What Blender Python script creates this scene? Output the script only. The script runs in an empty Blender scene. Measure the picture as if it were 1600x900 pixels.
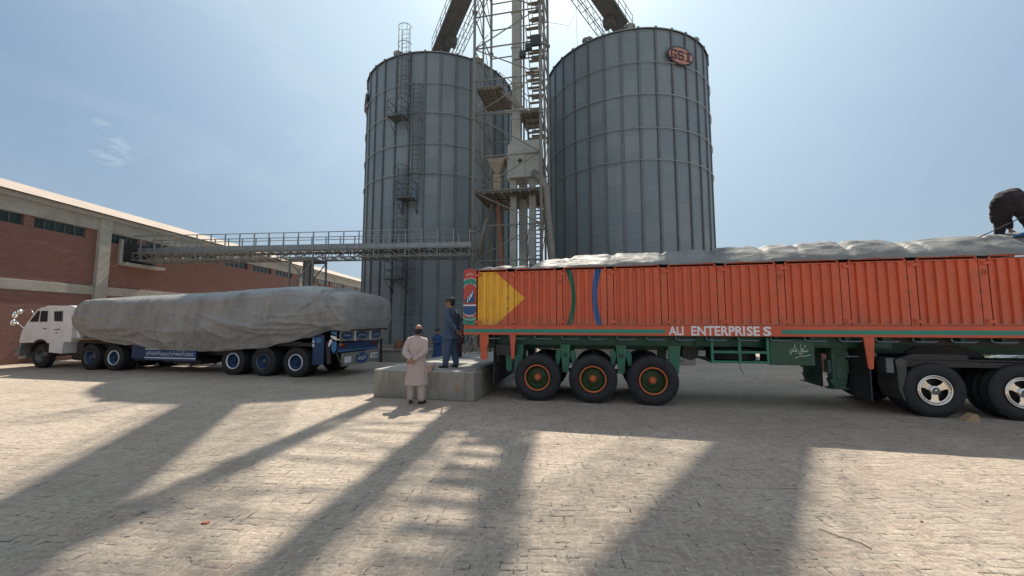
# Grain silos with two lorries in a brick-paved yard
import bpy, math, random
from math import sin, cos, tan, pi, radians as R, atan2, sqrt, exp, floor
from mathutils import Vector, Matrix, noise
random.seed(11)
SC = bpy.context.scene
COL = SC.collection
MAIN_AZ, SUN_EL = 6.5, 51.5

# ---------------------------------------------------------------- mesh builder
class MB:
    def __init__(s):
        s.v = []; s.f = []; s.sm = []; s.mi = []; s.m = 0
    def add(s, vs, fs, smooth=False):
        o = len(s.v)
        s.v += [tuple(v) for v in vs]
        for f in fs:
            s.f.append([i + o for i in f]); s.sm.append(smooth); s.mi.append(s.m)
        return s
    def box(s, x0, x1, y0, y1, z0, z1):
        return s.add([(x0,y0,z0),(x1,y0,z0),(x1,y1,z0),(x0,y1,z0),(x0,y0,z1),(x1,y0,z1),(x1,y1,z1),(x0,y1,z1)],
              [(0,3,2,1),(4,5,6,7),(0,1,5,4),(1,2,6,5),(2,3,7,6),(3,0,4,7)])
    def beam(s, p, q, w, h=None):
        h = h or w
        p = Vector(p); q = Vector(q); d = (q-p).normalized()
        up = Vector((0,0,1)) if abs(d.z) < .95 else Vector((0,1,0))
        a = d.cross(up).normalized()*w/2; b = a.cross(d).normalized()*h/2
        vs = [p-a-b,p+a-b,p+a+b,p-a+b,q-a-b,q+a-b,q+a+b,q-a+b]
        return s.add(vs, [(0,3,2,1),(4,5,6,7),(0,1,5,4),(1,2,6,5),(2,3,7,6),(3,0,4,7)])
    def tube(s, pts, r, n=8, caps=True, closed=False, smooth=True):
        pts = [Vector(p) for p in pts]; k = len(pts)
        rs = r if isinstance(r, (list, tuple)) else [r]*k
        vs = []; prev = None
        for i, p in enumerate(pts):
            if closed: d = pts[(i+1) % k]-pts[i-1]
            else: d = pts[min(i+1, k-1)]-pts[max(i-1, 0)]
            d = d.normalized() if d.length > 1e-9 else Vector((0,0,1))
            if prev is None:
                up = Vector((0,0,1)) if abs(d.z) < .9 else Vector((1,0,0))
                a = d.cross(up).normalized()
            else:
                a = prev - d*prev.dot(d)
                a = a.normalized() if a.length > 1e-6 else d.orthogonal().normalized()
            prev = a; b = d.cross(a)
            for j in range(n):
                t = 2*pi*j/n
                vs.append(p + a*(cos(t)*rs[i]) + b*(sin(t)*rs[i]))
        fs = []
        for i in range(k if closed else k-1):
            i2 = (i+1) % k
            for j in range(n):
                fs.append((i*n+j, i*n+(j+1) % n, i2*n+(j+1) % n, i2*n+j))
        s.add(vs, fs, smooth)
        if caps and not closed:
            o = len(s.v)-k*n
            s.f.append([o+j for j in range(n)][::-1]); s.sm.append(False); s.mi.append(s.m)
            s.f.append([o+(k-1)*n+j for j in range(n)]); s.sm.append(False); s.mi.append(s.m)
        return s
    def capsule(s, p, q, r0, r1=None, n=12):
        r1 = r0 if r1 is None else r1
        p = Vector(p); q = Vector(q); d = (q-p)
        if d.length < 1e-6: d = Vector((0,0,1e-4)); q = p+d
        d.normalize(); pts = []; rs = []
        for t in (85, 60, 30, 0): pts.append(p-d*(sin(R(t))*r0)); rs.append(cos(R(t))*r0)
        for t in (0, 30, 60, 85): pts.append(q+d*(sin(R(t))*r1)); rs.append(cos(R(t))*r1)
        return s.tube(pts, rs, n)
    def ell(s, c, rx, ry, rz, nu=16, nv=10, M=None):
        vs = []; c = Vector(c)
        for i in range(nv+1):
            a = -pi/2+pi*i/nv
            a = max(-pi/2+.02, min(pi/2-.02, a))
            for j in range(nu):
                t = 2*pi*j/nu
                v = Vector((cos(a)*cos(t)*rx, cos(a)*sin(t)*ry, sin(a)*rz))
                if M: v = M @ v
                vs.append(c+v)
        fs = [(i*nu+j, i*nu+(j+1) % nu, (i+1)*nu+(j+1) % nu, (i+1)*nu+j) for i in range(nv) for j in range(nu)]
        fs.append(tuple(range(nu))[::-1]); fs.append(tuple(nv*nu+j for j in range(nu)))
        return s.add(vs, fs, True)
    def prism(s, outline, d0, d1, axis='y', smooth=False):
        n = len(outline)
        def P(a, b, d):
            return {'y': (a, d, b), 'x': (d, a, b), 'z': (a, b, d)}[axis]
        vs = [P(a, b, d0) for a, b in outline]+[P(a, b, d1) for a, b in outline]
        s.add(vs, [list(range(n)), list(range(2*n-1, n-1, -1))])
        return s.add(vs, [(i, (i+1) % n, n+(i+1) % n, n+i) for i in range(n)], smooth)
    def lathe(s, prof, c=(0,0,0), axis='y', n=40, a0=0, a1=2*pi, smooth=True):
        vs = []; full = abs(a1-a0-2*pi) < 1e-6; m = n if full else n+1
        for j in range(m):
            t = a0+(a1-a0)*j/n
            for r, h in prof:
                if axis == 'y': vs.append((c[0]+r*cos(t), c[1]+h, c[2]+r*sin(t)))
                else: vs.append((c[0]+r*cos(t), c[1]+r*sin(t), c[2]+h))
        k = len(prof); fs = []
        for j in range(n):
            j2 = (j+1) % m
            for i in range(k-1):
                fs.append((j*k+i, j*k+i+1, j2*k+i+1, j2*k+i))
        return s.add(vs, fs, smooth)
    def loft(s, rings, n=24, smooth=True):
        # rings: (z, cx, cy, rx, ry)
        vs = []
        for z, cx, cy, rx, ry in rings:
            for j in range(n):
                t = 2*pi*j/n
                vs.append((cx+rx*cos(t), cy+ry*sin(t), z))
        fs = [(i*n+j, i*n+(j+1) % n, (i+1)*n+(j+1) % n, (i+1)*n+j) for i in range(len(rings)-1) for j in range(n)]
        fs.append(tuple(range(n))[::-1]); fs.append(tuple((len(rings)-1)*n+j for j in range(n)))
        return s.add(vs, fs, smooth)
    def grid(s, nu, nv, fn, smooth=True):
        vs = [fn(i/nu, j/nv) for i in range(nu+1) for j in range(nv+1)]
        fs = [(i*(nv+1)+j, (i+1)*(nv+1)+j, (i+1)*(nv+1)+j+1, i*(nv+1)+j+1) for i in range(nu) for j in range(nv)]
        return s.add(vs, fs, smooth)
    def mesh(s, name, mats):
        import bmesh
        me = bpy.data.meshes.new(name)
        me.from_pydata(s.v, [], s.f); me.update()
        me.polygons.foreach_set('use_smooth', s.sm)
        me.polygons.foreach_set('material_index', s.mi)
        bm = bmesh.new(); bm.from_mesh(me)
        bmesh.ops.recalc_face_normals(bm, faces=bm.faces[:])
        bm.to_mesh(me); bm.free()
        for m in (mats if isinstance(mats, (list, tuple)) else [mats]): me.materials.append(m)
        return me
    def build(s, name, mats, parent=None, bevel=0, **kw):
        o = bpy.data.objects.new(name, s.mesh(name, mats)); COL.objects.link(o)
        if parent: o.parent = parent
        if bevel:
            b = o.modifiers.new('Bevel', 'BEVEL'); b.width = bevel; b.segments = 2; b.limit_method = 'ANGLE'
            b.harden_normals = False
        for k, v in kw.items(): o[k] = v
        return o

def tag(o, label=None, cat=None, group=None, kind=None):
    if label: o['label'] = label
    if cat: o['category'] = cat
    if group: o['group'] = group
    if kind: o['kind'] = kind
    return o
def thing(name, label, cat, loc=(0,0,0), rz=0, group=None):
    o = bpy.data.objects.new(name, None); COL.objects.link(o)
    o.location = loc; o.rotation_euler = (0, 0, rz); o.empty_display_size = .3
    return tag(o, label, cat, group)
def dup(o, parent):
    c = o.copy(); COL.objects.link(c); c.parent = parent
    for ch in list(o.children): dup(ch, c)
    return c
def remesh(mb, name, mat, parent, voxel=.012, fold=0, fs=(13, 13, 3), smooth_it=2, seed=0, **kw):
    me = mb.mesh(name+'_src', mat); o = bpy.data.objects.new(name+'_src', me); COL.objects.link(o)
    m = o.modifiers.new('R', 'REMESH'); m.mode = 'VOXEL'; m.voxel_size = voxel; m.use_smooth_shade = True
    if smooth_it:
        q = o.modifiers.new('S', 'SMOOTH'); q.factor = .5; q.iterations = smooth_it
    dg = bpy.context.evaluated_depsgraph_get()
    me2 = bpy.data.meshes.new_from_object(o.evaluated_get(dg)); me2.name = name
    bpy.data.objects.remove(o); bpy.data.meshes.remove(me)
    if fold:
        ns = [v.normal.copy() for v in me2.vertices]
        for v, nn in zip(me2.vertices, ns):
            c = v.co
            k = noise.noise(Vector((c.x*fs[0]+seed, c.y*fs[1], c.z*fs[2])))
            k += .5*noise.noise(Vector((c.x*fs[0]*1.3+c.z*9, c.y*fs[1]*1.5+seed, c.z*fs[2]*3)))
            v.co = c+nn*(k*fold)
    me2.polygons.foreach_set('use_smooth', [True]*len(me2.polygons))
    me2.materials.clear(); me2.materials.append(mat)
    o2 = bpy.data.objects.new(name, me2); COL.objects.link(o2); o2.parent = parent
    for k, v in kw.items(): o2[k] = v
    return o2

def text_mb(mb, s, x0, x1, z0, z1, y, depth=.004, bold=0, T=None, both=True):
    """fit a string between x0..x1 and z0..z1 facing -y, append to mb"""
    cu = bpy.data.curves.new('t', 'FONT'); cu.body = s; cu.extrude = 0; cu.offset = bold; cu.resolution_u = 3
    o = bpy.data.objects.new('t', cu); COL.objects.link(o)
    bpy.context.view_layer.update()
    me = bpy.data.meshes.new_from_object(o.evaluated_get(bpy.context.evaluated_depsgraph_get()))
    vs = [v.co.copy() for v in me.vertices]; fs = [list(p.vertices) for p in me.polygons]
    edges = {}
    bpy.data.objects.remove(o); bpy.data.curves.remove(cu)
    if not vs: return mb
    ax = min(v.x for v in vs); bx = max(v.x for v in vs); az = min(v.y for v in vs); bz = max(v.y for v in vs)
    out = []
    for v in vs:
        p = Vector((x0+(v.x-ax)/(bx-ax)*(x1-x0), y, z0+(v.y-az)/max(bz-az, 1e-6)*(z1-z0)))
        out.append(T @ p if T else p)
    # give it thickness: front sheet + back sheet + rim
    off = (T.to_3x3() @ Vector((0, depth, 0))) if T else Vector((0, depth, 0))
    n = len(out)
    cnt = {}
    for f in fs:
        for a, b in zip(f, f[1:]+f[:1]):
            cnt[(a, b)] = 1
    rim = [(a, b) for (a, b) in cnt if (b, a) not in cnt]
    mb.add(out+[p+off for p in out], fs+[[i+n for i in reversed(f)] for f in fs]+[(b, a, a+n, b+n) for a, b in rim])
    bpy.data.meshes.remove(me)
    return mb
def scribble(mb, x0, x1, z0, z1, y, n, r=.006, axis='x', rnd=None):
    """hand painted curly lettering strokes, flat against a board"""
    rnd = rnd or random
    w = (x1-x0)/n
    for i in range(n):
        cx = x0+w*(i+.5); a = w*.42; h = (z1-z0)*.42; cz = (z0+z1)/2
        k = rnd.choice((0, 1, 2))
        pts = []
        if k == 0: pts = [(cx-a, cz+h*.2), (cx-a*.4, cz-h*.6), (cx+a*.4, cz-h*.6), (cx+a, cz+h*.5)]
        if k == 1: pts = [(cx-a*.2, cz+h), (cx, cz), (cx+a*.6, cz-h*.4), (cx+a, cz-h*.1)]
        if k == 2: pts = [(cx-a, cz-h*.6), (cx, cz-h*.9), (cx+a*.8, cz-h*.1), (cx+a*.3, cz+h*.5), (cx-a*.3, cz+h*.1)]
        for (p, q) in zip(pts, pts[1:]):
            if axis == 'x': mb.beam((p[0], y, p[1]), (q[0], y, q[1]), r*2, r)
            else: mb.beam((y, p[0], p[1]), (y, q[0], q[1]), r*2, r)
        if rnd.random() < .6:
            ddx = cx; dz = cz+h*1.05*rnd.choice((-1, 1))
            if axis == 'x': mb.box(ddx-r, ddx+r, y-r*.5, y+r*.5, dz-r, dz+r)
            else: mb.box(y-r*.5, y+r*.5, ddx-r, ddx+r, dz-r, dz+r)
    return mb

# ---------------------------------------------------------------- materials
class NT:
    def __init__(s, name):
        s.m = bpy.data.materials.new(name); s.m.use_nodes = True
        s.n = s.m.node_tree.nodes; s.l = s.m.node_tree.links
        s.b = s.n['Principled BSDF']
    def node(s, t, **kw):
        x = s.n.new(t)
        for k, v in kw.items():
            if k.startswith('i_'):
                key = k[2:]
                x.inputs[int(key) if key.isdigit() else key.replace('_', ' ')].default_value = v
            else: setattr(x, k, v)
        return x
    def link(s, a, b): s.l.new(a, b)
    def put(s, sock, val):
        if hasattr(val, 'is_output') or isinstance(val, bpy.types.NodeSocket): s.link(val, sock)
        elif val is not None: sock.default_value = val
    def math(s, op, a, b=None, c=None, clamp=False):
        x = s.n.new('ShaderNodeMath'); x.operation = op; x.use_clamp = clamp
        s.put(x.inputs[0], a)
        if b is not None: s.put(x.inputs[1], b)
        if c is not None: s.put(x.inputs[2], c)
        return x.outputs[0]
    def mix(s, fac, a, b, mode='MIX'):
        x = s.n.new('ShaderNodeMix'); x.data_type = 'RGBA'; x.blend_type = mode
        s.put(x.inputs[0], fac)
        s.put(x.inputs[6], (a+(1,) if isinstance(a, tuple) and len(a) == 3 else a))
        s.put(x.inputs[7], (b+(1,) if isinstance(b, tuple) and len(b) == 3 else b))
        return x.outputs[2]
    def noise(s, vec, scale, detail=4, rough=.6, dist=0):
        x = s.node('ShaderNodeTexNoise'); x.inputs['Scale'].default_value = scale
        x.inputs['Detail'].default_value = detail; x.inputs['Roughness'].default_value = rough
        x.inputs['Distortion'].default_value = dist
        if vec is not None: s.link(vec, x.inputs['Vector'])
        return x.outputs['Fac']
    def ramp(s, fac, a, b, lo=0., hi=1.):
        x = s.n.new('ShaderNodeMapRange'); x.inputs[1].default_value = a; x.inputs[2].default_value = b
        x.inputs[3].default_value = lo; x.inputs[4].default_value = hi; x.clamp = True
        s.put(x.inputs[0], fac); return x.outputs[0]
    def coords(s, kind='Object', scale=None):
        t = s.node('ShaderNodeTexCoord').outputs[kind]
        if scale:
            m = s.node('ShaderNodeMapping'); m.inputs['Scale'].default_value = scale
            s.link(t, m.inputs['Vector']); t = m.outputs['Vector']
        return t
    def bump(s, h, strength=.5, dist=.01, normal=None):
        x = s.node('ShaderNodeBump'); x.inputs['Strength'].default_value = strength; x.inputs['Distance'].default_value = dist
        s.link(h, x.inputs['Height'])
        if normal is not None: s.link(normal, x.inputs['Normal'])
        return x.outputs['Normal']

def mk(name, col, rough=.6, metal=0., var=.18, vs=3., bump=.15, bd=.01, stretch=None, dirt=None, dirt_amt=.5, spec=.5, dscale=1.3):
    t = NT(name); c = t.coords('Object', stretch)
    n1 = t.noise(c, vs, 6, .65)
    dark = tuple(x*(1-var) for x in col); lite = tuple(min(1, x*(1+var)) for x in col)
    cc = t.mix(t.ramp(n1, .3, .7), dark, lite)
    if dirt:
        n2 = t.noise(c, dscale, 8, .7, .5)
        n3 = t.noise(c, dscale*11, 4, .7)
        f = t.math('MULTIPLY', t.ramp(n2, .45, .7), t.ramp(n3, .3, .6))
        cc = t.mix(t.math('MULTIPLY', f, dirt_amt), cc, dirt)
    t.link(cc, t.b.inputs['Base Color'])
    t.b.inputs['Roughness'].default_value = rough; t.b.inputs['Metallic'].default_value = metal
    if rough < .9: t.link(t.ramp(t.noise(c, vs*2.3, 4), .3, .7, rough*.85, min(1, rough*1.15)), t.b.inputs['Roughness'])
    t.b.inputs['Specular IOR Level'].default_value = spec
    if bump: t.link(t.bump(t.noise(c, vs*6, 5, .6), bump, bd), t.b.inputs['Normal'])
    return t.m

M = {}
M['concrete'] = mk('concrete', (.28,.27,.245), .9, 0, .16, 1.6, .5, .012, dirt=(.16,.15,.13), dirt_amt=.6)
M['concrete_lt'] = mk('concrete_beam', (.33,.32,.29), .9, 0, .16, .8, .4, .015, stretch=(.9,.9,1.2), dirt=(.17,.16,.14), dirt_amt=.8, dscale=.9)
M['steel_paint'] = mk('pale_steel', (.19,.20,.19), .6, .1, .14, 2., .1, dirt=(.13,.12,.105), dirt_amt=.4)
M['steel_dark'] = mk('dark_steel', (.13,.14,.145), .5, .5, .2, 3, .1)
M['galv'] = mk('galvanised_steel', (.30,.33,.345), .5, .6, .15, 4, .08)
M['galv_dark'] = mk('galvanised_dark', (.15,.175,.19), .5, .55, .15, 2, .05)
M['rust'] = mk('rusty_steel', (.24,.12,.07), .8, .1, .3, 5, .3)
M['rubber'] = mk('tyre_rubber', (.014,.016,.020), .7, 0, .25, 5, .25, dirt=(.045,.045,.045), dirt_amt=.3)
M['black'] = mk('black_paint', (.018,.018,.02), .55, 0, .3, 4, .15, dirt=(.09,.08,.07), dirt_amt=.35)
M['mudflap'] = mk('black_mudflap', (.02,.025,.027), .6, 0, .3, 3, .15, dirt=(.08,.08,.075), dirt_amt=.3)
M['green'] = mk('green_paint', (.018,.15,.095), .45, 0, .18, 3, .1, dirt=(.09,.09,.075), dirt_amt=.45)
M['green_dk'] = mk('dark_green_paint', (.010,.07,.045), .5, 0, .2, 3, .1, dirt=(.06,.06,.05), dirt_amt=.4)
M['rim_green'] = mk('rim_dark_green', (.012,.05,.008), .45, 0, .25, 6, .1)
M['teal'] = mk('teal_stripe', (.015,.24,.18), .5, 0, .15, 3, .05, dirt=(.12,.12,.1), dirt_amt=.3)
M['orange'] = mk('orange_paint', (.56,.095,.04), .45, 0, .10, 2, .08, dirt=(.22,.08,.05), dirt_amt=.45)
M['rim_orange'] = mk('orange_rim', (.55,.14,.05), .5, 0, .15, 6, .1, dirt=(.15,.07,.04))
M['red'] = mk('red_paint', (.42,.04,.035), .5, 0, .1, 3, .05)
M['white'] = mk('white_paint', (.76,.77,.79), .4, 0, .06, 3, .05, dirt=(.38,.33,.27), dirt_amt=.4)
M['letter'] = mk('white_lettering', (.72,.72,.76), .6, 0, .12, 6, .03, dirt=(.5,.2,.12), dirt_amt=.3, dscale=4)
M['blue'] = mk('blue_paint', (.010,.07,.20), .45, 0, .15, 3, .05, dirt=(.08,.09,.1), dirt_amt=.35)
M['blue_dk'] = mk('dark_blue_paint', (.010,.04,.12), .5, 0, .2, 3, .08, dirt=(.06,.06,.06), dirt_amt=.4)
M['lightblue'] = mk('light_blue_paint', (.04,.17,.36), .45, 0, .15, 3, .05)
M['cream'] = mk('cream_board', (.24,.24,.20), .6, 0, .2, 5, .05, dirt=(.12,.11,.08), dirt_amt=.6)
M['chrome'] = mk('chrome', (.75,.73,.70), .18, 1., .05, 3, .03)
M['wood'] = mk('pale_wood', (.42,.30,.17), .8, 0, .25, 4, .3, stretch=(1,8,8))
M['skin'] = mk('brown_skin', (.30,.155,.095), .55, 0, .08, 6, .05)
M['hair'] = mk('black_hair', (.012,.011,.011), .6, 0, .3, 30, .4)
M['kurta'] = mk('beige_cotton', (.47,.385,.36), .9, 0, .06, 4, .1, bd=.004)
M['bluecloth'] = mk('slate_blue_cotton', (.05,.085,.15), .9, 0, .08, 4, .1, bd=.004)
M['bluecloth2'] = mk('deep_blue_cotton', (.03,.075,.19), .9, 0, .1, 4, .1, bd=.004)
M['maroon'] = mk('dark_maroon_cotton', (.035,.015,.022), .9, 0, .1, 4, .1, bd=.004)
M['browncloth'] = mk('dark_brown_cloth', (.016,.012,.015), .9, 0, .15, 4, .1, bd=.004)
M['darkcloth'] = mk('near_black_trousers', (.012,.012,.016), .9, 0, .1, 4, .1, bd=.004)
M['leather'] = mk('dark_shoe_leather', (.03,.022,.018), .45, 0, .1, 4, .05)
M['pinkcloth'] = mk('pale_pink_cloth', (.42,.30,.26), .9, 0, .1, 5, .2)
M['bluetarp'] = mk('blue_sheet', (.03,.14,.35), .5, 0, .1, 3, .2)
M['hopper'] = mk('cream_hopper', (.27,.25,.20), .7, 0, .15, 3, .1, dirt=(.2,.12,.07), dirt_amt=.4)
M['redlens'] = mk('red_lens', (.28,.01,.01), .25, 0, .1, 4, 0)
M['amber'] = mk('amber_lens', (.5,.2,.03), .25, 0, .1, 4, 0)
M['dark_panel'] = mk('painted_recess_shade', (.02,.022,.025), .8, 0, .2, 3, 0)

def glass(name, col, rough=.12):
    t = NT(name); t.b.inputs['Base Color'].default_value = col+(1,)
    t.b.inputs['Roughness'].default_value = rough
    c = t.coords('Object'); n = t.noise(c, 2.5, 3)
    t.link(t.ramp(n, .3, .7, rough*.7, rough*1.6), t.b.inputs['Roughness'])
    return t.m
M['glass'] = glass('dark_glass', (.02,.03,.035))
M['whglass'] = mk('dusty_green_glass', (.03,.05,.055), .35, 0, .25, .8, .05)
M['whglass2'] = mk('dusty_pale_glass', (.22,.24,.23), .4, 0, .2, 1.2, .05)

def tarp_mat(name, a, b, rough=.42, dust=(.34,.31,.27), bst=.75):
    t = NT(name); c = t.coords('Object')
    n1 = t.noise(c, 1.2, 8, .65, .4)
    cc = t.mix(t.ramp(n1, .3, .7), a, b)
    st = t.coords('Object', (7, 7, .8)); n4 = t.noise(st, 1.5, 5, .7)
    cc = t.mix(t.ramp(n4, .45, .7, 0, .5), cc, dust)
    n5 = t.noise(t.coords('Object', (2.5, 2.5, .5)), 1.1, 6, .7); cc = t.mix(t.ramp(n5, .5, .7, 0, .45), cc, tuple(x*.55 for x in a))
    t.link(cc, t.b.inputs['Base Color'])
    t.link(t.ramp(t.noise(c, 3, 5), .3, .7, rough*.8, rough*1.3), t.b.inputs['Roughness'])
    t.b.inputs['Specular IOR Level'].default_value = .45
    w1 = t.math('ABSOLUTE', t.math('SUBTRACT', t.noise(t.coords('Object', (1.3, 1.3, 4.5)), 1.3, 7, .62, 1.6), .5))
    w2 = t.math('ABSOLUTE', t.math('SUBTRACT', t.noise(t.coords('Object', (5., 5., 1.1)), 1.6, 7, .62, 1.2), .5))
    h = t.math('ADD', w1, t.math('MULTIPLY', w2, .5))
    t.link(t.bump(h, bst, .05), t.b.inputs['Normal'])
    return t.m
M['tarp'] = tarp_mat('grey_tarpaulin', (.20,.205,.205), (.31,.31,.30), .42, (.36,.34,.31))
M['tarp2'] = tarp_mat('pale_grey_tarpaulin', (.16,.17,.17), (.23,.235,.23), .6, (.25,.24,.22))

def silo_mat(nseg, phi0):
    t = NT('corrugated_silo_steel'); c = t.coords('Object')
    s = t.node('ShaderNodeSeparateXYZ'); t.link(c, s.inputs[0])
    ang = t.math('ARCTAN2', s.outputs[0], t.math('MULTIPLY', s.outputs[1], -1.))
    k = t.math('MULTIPLY', t.math('SUBTRACT', ang, phi0), nseg/(2*pi))
    col = t.math('FLOOR', k)
    zz = t.math('ADD', s.outputs[2], t.math('MULTIPLY', t.math('MODULO', col, 2.), .55))
    row = t.math('FLOOR', t.math('DIVIDE', zz, 1.12))
    cb = t.node('ShaderNodeCombineXYZ'); t.link(col, cb.inputs[0]); t.link(row, cb.inputs[1])
    wn = t.node('ShaderNodeTexWhiteNoise'); wn.noise_dimensions = '2D'; t.link(cb.outputs[0], wn.inputs['Vector'])
    base = t.mix(wn.outputs['Value'], (.160,.218,.252), (.205,.262,.292))
    st = t.noise(t.coords('Object', (6, 6, .35)), 1.2, 6, .7)
    base = t.mix(t.ramp(st, .45, .75, 0, .5), base, (.15,.165,.17))
    n1 = t.noise(c, .35, 5, .6)
    base = t.mix(t.ramp(n1, .35, .7, 0, .45), base, (.245,.27,.28))
    # sheet laps: thin dark seams
    fz = t.math('FRACT', t.math('DIVIDE', zz, 1.12))
    seam = t.math('LESS_THAN', fz, .018)
    fk = t.math('FRACT', t.math('ADD', k, .5)); vse = t.math('LESS_THAN', t.math('ABSOLUTE', t.math('SUBTRACT', fk, t.math('ADD', .25, t.math('MULTIPLY', wn.outputs['Value'], .3)))), .018)
    vse = t.math('MULTIPLY', vse, t.math('GREATER_THAN', wn.outputs['Value'], .45))
    base = t.mix(t.math('MULTIPLY', t.math('MAXIMUM', seam, vse), .35), base, (.09,.1,.1))
    t.link(base, t.b.inputs['Base Color'])
    t.b.inputs['Metallic'].default_value = .35; t.b.inputs['Roughness'].default_value = .5
    corr = t.math('SINE', t.math('MULTIPLY', s.outputs[2], 2*pi/.135))
    nb = t.bump(t.math('MULTIPLY_ADD', corr, .5, .5), .5, .02)
    t.link(nb, t.b.inputs['Normal'])
    return t.m

def panel_paint():
    """orange ribbed side panels with the yellow arrow and the two curved stripes painted on"""
    t = NT('painted_side_panels'); c = t.coords('Object')
    s = t.node('ShaderNodeSeparateXYZ'); t.link(c, s.inputs[0]); x, z = s.outputs[0], s.outputs[2]
    n1 = t.noise(c, 1.5, 6, .65)
    org = t.mix(t.ramp(n1, .3, .7), (.53,.090,.036), (.64,.112,.042))
    q = t.math('ABSOLUTE', t.math('SUBTRACT', z, 2.31))
    lim = t.math('SUBTRACT', -2.75, t.math('MULTIPLY', q, 1.13))
    wob = t.math('MULTIPLY', t.math('SUBTRACT', t.noise(c, 9, 2), .5), .02)
    yel = t.math('LESS_THAN', x, t.math('ADD', lim, wob))
    org = t.mix(yel, org, (.80,.43,.03))
    qq = t.math('MULTIPLY', q, q); qn = t.math('SUBTRACT', 1., t.math('MULTIPLY', qq, 1/.384))
    gc = t.math('ADD', -1.75, t.math('MULTIPLY', qn, .105))
    gr = t.math('LESS_THAN', t.math('ABSOLUTE', t.math('SUBTRACT', x, gc)), t.math('SUBTRACT', .07, t.math('MULTIPLY', qn, .022)))
    org = t.mix(gr, org, (.012,.10,.055))
    bc = t.math('SUBTRACT', -1.09, t.math('MULTIPLY', qn, .09))
    br = t.math('LESS_THAN', t.math('ABSOLUTE', t.math('SUBTRACT', x, bc)), t.math('SUBTRACT', .075, t.math('MULTIPLY', qn, .02)))
    org = t.mix(br, org, (.008,.095,.30))
    d = t.noise(t.coords('Object', (3, 3, 1.2)), 1.7, 8, .7); d2 = t.noise(c, 14, 5, .7)
    f = t.math('MULTIPLY', t.ramp(d, .45, .7), t.ramp(d2, .35, .65, 0, .5))
    org = t.mix(f, org, (.20,.10,.075))
    lowd = t.math('MULTIPLY', t.ramp(z, 1.95, 1.69), t.ramp(t.noise(t.coords('Object', (6, 6, 2)), 1.5, 6, .7), .35, .65, 0, .7))
    org = t.mix(lowd, org, (.22,.13,.10))
    stv = t.math('MULTIPLY', t.ramp(t.noise(t.coords('Object', (22, 22, .8)), 1.2, 5, .7), .56, .70, 0, .5), t.ramp(z, 1.8, 2.9))
    org = t.mix(stv, org, (.17,.065,.045))
    # chips and rust specks
    ch = t.ramp(t.noise(c, 26, 3, .5), .70, .74)
    org = t.mix(t.math('MULTIPLY', ch, .6), org, (.10,.035,.02))
    t.link(org, t.b.inputs['Base Color']); t.b.inputs['Roughness'].default_value = .42
    t.link(t.bump(t.noise(c, 4, 5), .7, .02), t.b.inputs['Normal'])
    return t.m
M['panel'] = panel_paint()

def brick_wall_mat():
    t = NT('red_brickwork'); c = t.coords('Object')
    s = t.node('ShaderNodeSeparateXYZ'); t.link(c, s.inputs[0])
    ge = t.node('ShaderNodeNewGeometry'); sn = t.node('ShaderNodeSeparateXYZ'); t.link(ge.outputs['Normal'], sn.inputs[0])
    isx = t.math('GREATER_THAN', t.math('ABSOLUTE', sn.outputs[0]), .5)
    u = t.math('ADD', t.math('MULTIPLY', s.outputs[1], isx), t.math('MULTIPLY', s.outputs[0], t.math('SUBTRACT', 1., isx)))
    cb = t.node('ShaderNodeCombineXYZ'); t.link(u, cb.inputs[0]); t.link(s.outputs[2], cb.inputs[1])
    b = t.node('ShaderNodeTexBrick'); t.link(cb.outputs[0], b.inputs['Vector'])
    b.inputs['Color1'].default_value = (.17,.075,.062,1); b.inputs['Color2'].default_value = (.23,.105,.085,1)
    b.inputs['Mortar'].default_value = (.19,.14,.12,1); b.inputs['Scale'].default_value = 1
    b.inputs['Brick Width'].default_value = .235; b.inputs['Row Height'].default_value = .078; b.inputs['Mortar Size'].default_value = .009
    n = t.noise(c, .45, 7, .65); cc = t.mix(t.ramp(n, .35, .7, 0, .5), b.outputs['Color'], (.17,.085,.07))
    n2 = t.noise(t.coords('Object', (.3,.3,3)), 1.4, 5, .7); cc = t.mix(t.ramp(n2, .58, .75, 0, .5), cc, (.34,.22,.18))
    n3 = t.noise(c, 7, 4, .7); cc = t.mix(t.ramp(n3, .62, .72, 0, .65), cc, (.10,.045,.035))
    t.link(cc, t.b.inputs['Base Color']); t.b.inputs['Roughness'].default_value = .95
    t.link(t.bump(t.math('ADD', t.math('MULTIPLY', b.outputs['Fac'], -1.), t.math('MULTIPLY', n3, .8)), .6, .012), t.b.inputs['Normal'])
    return t.m
M['brick'] = brick_wall_mat()

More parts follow.
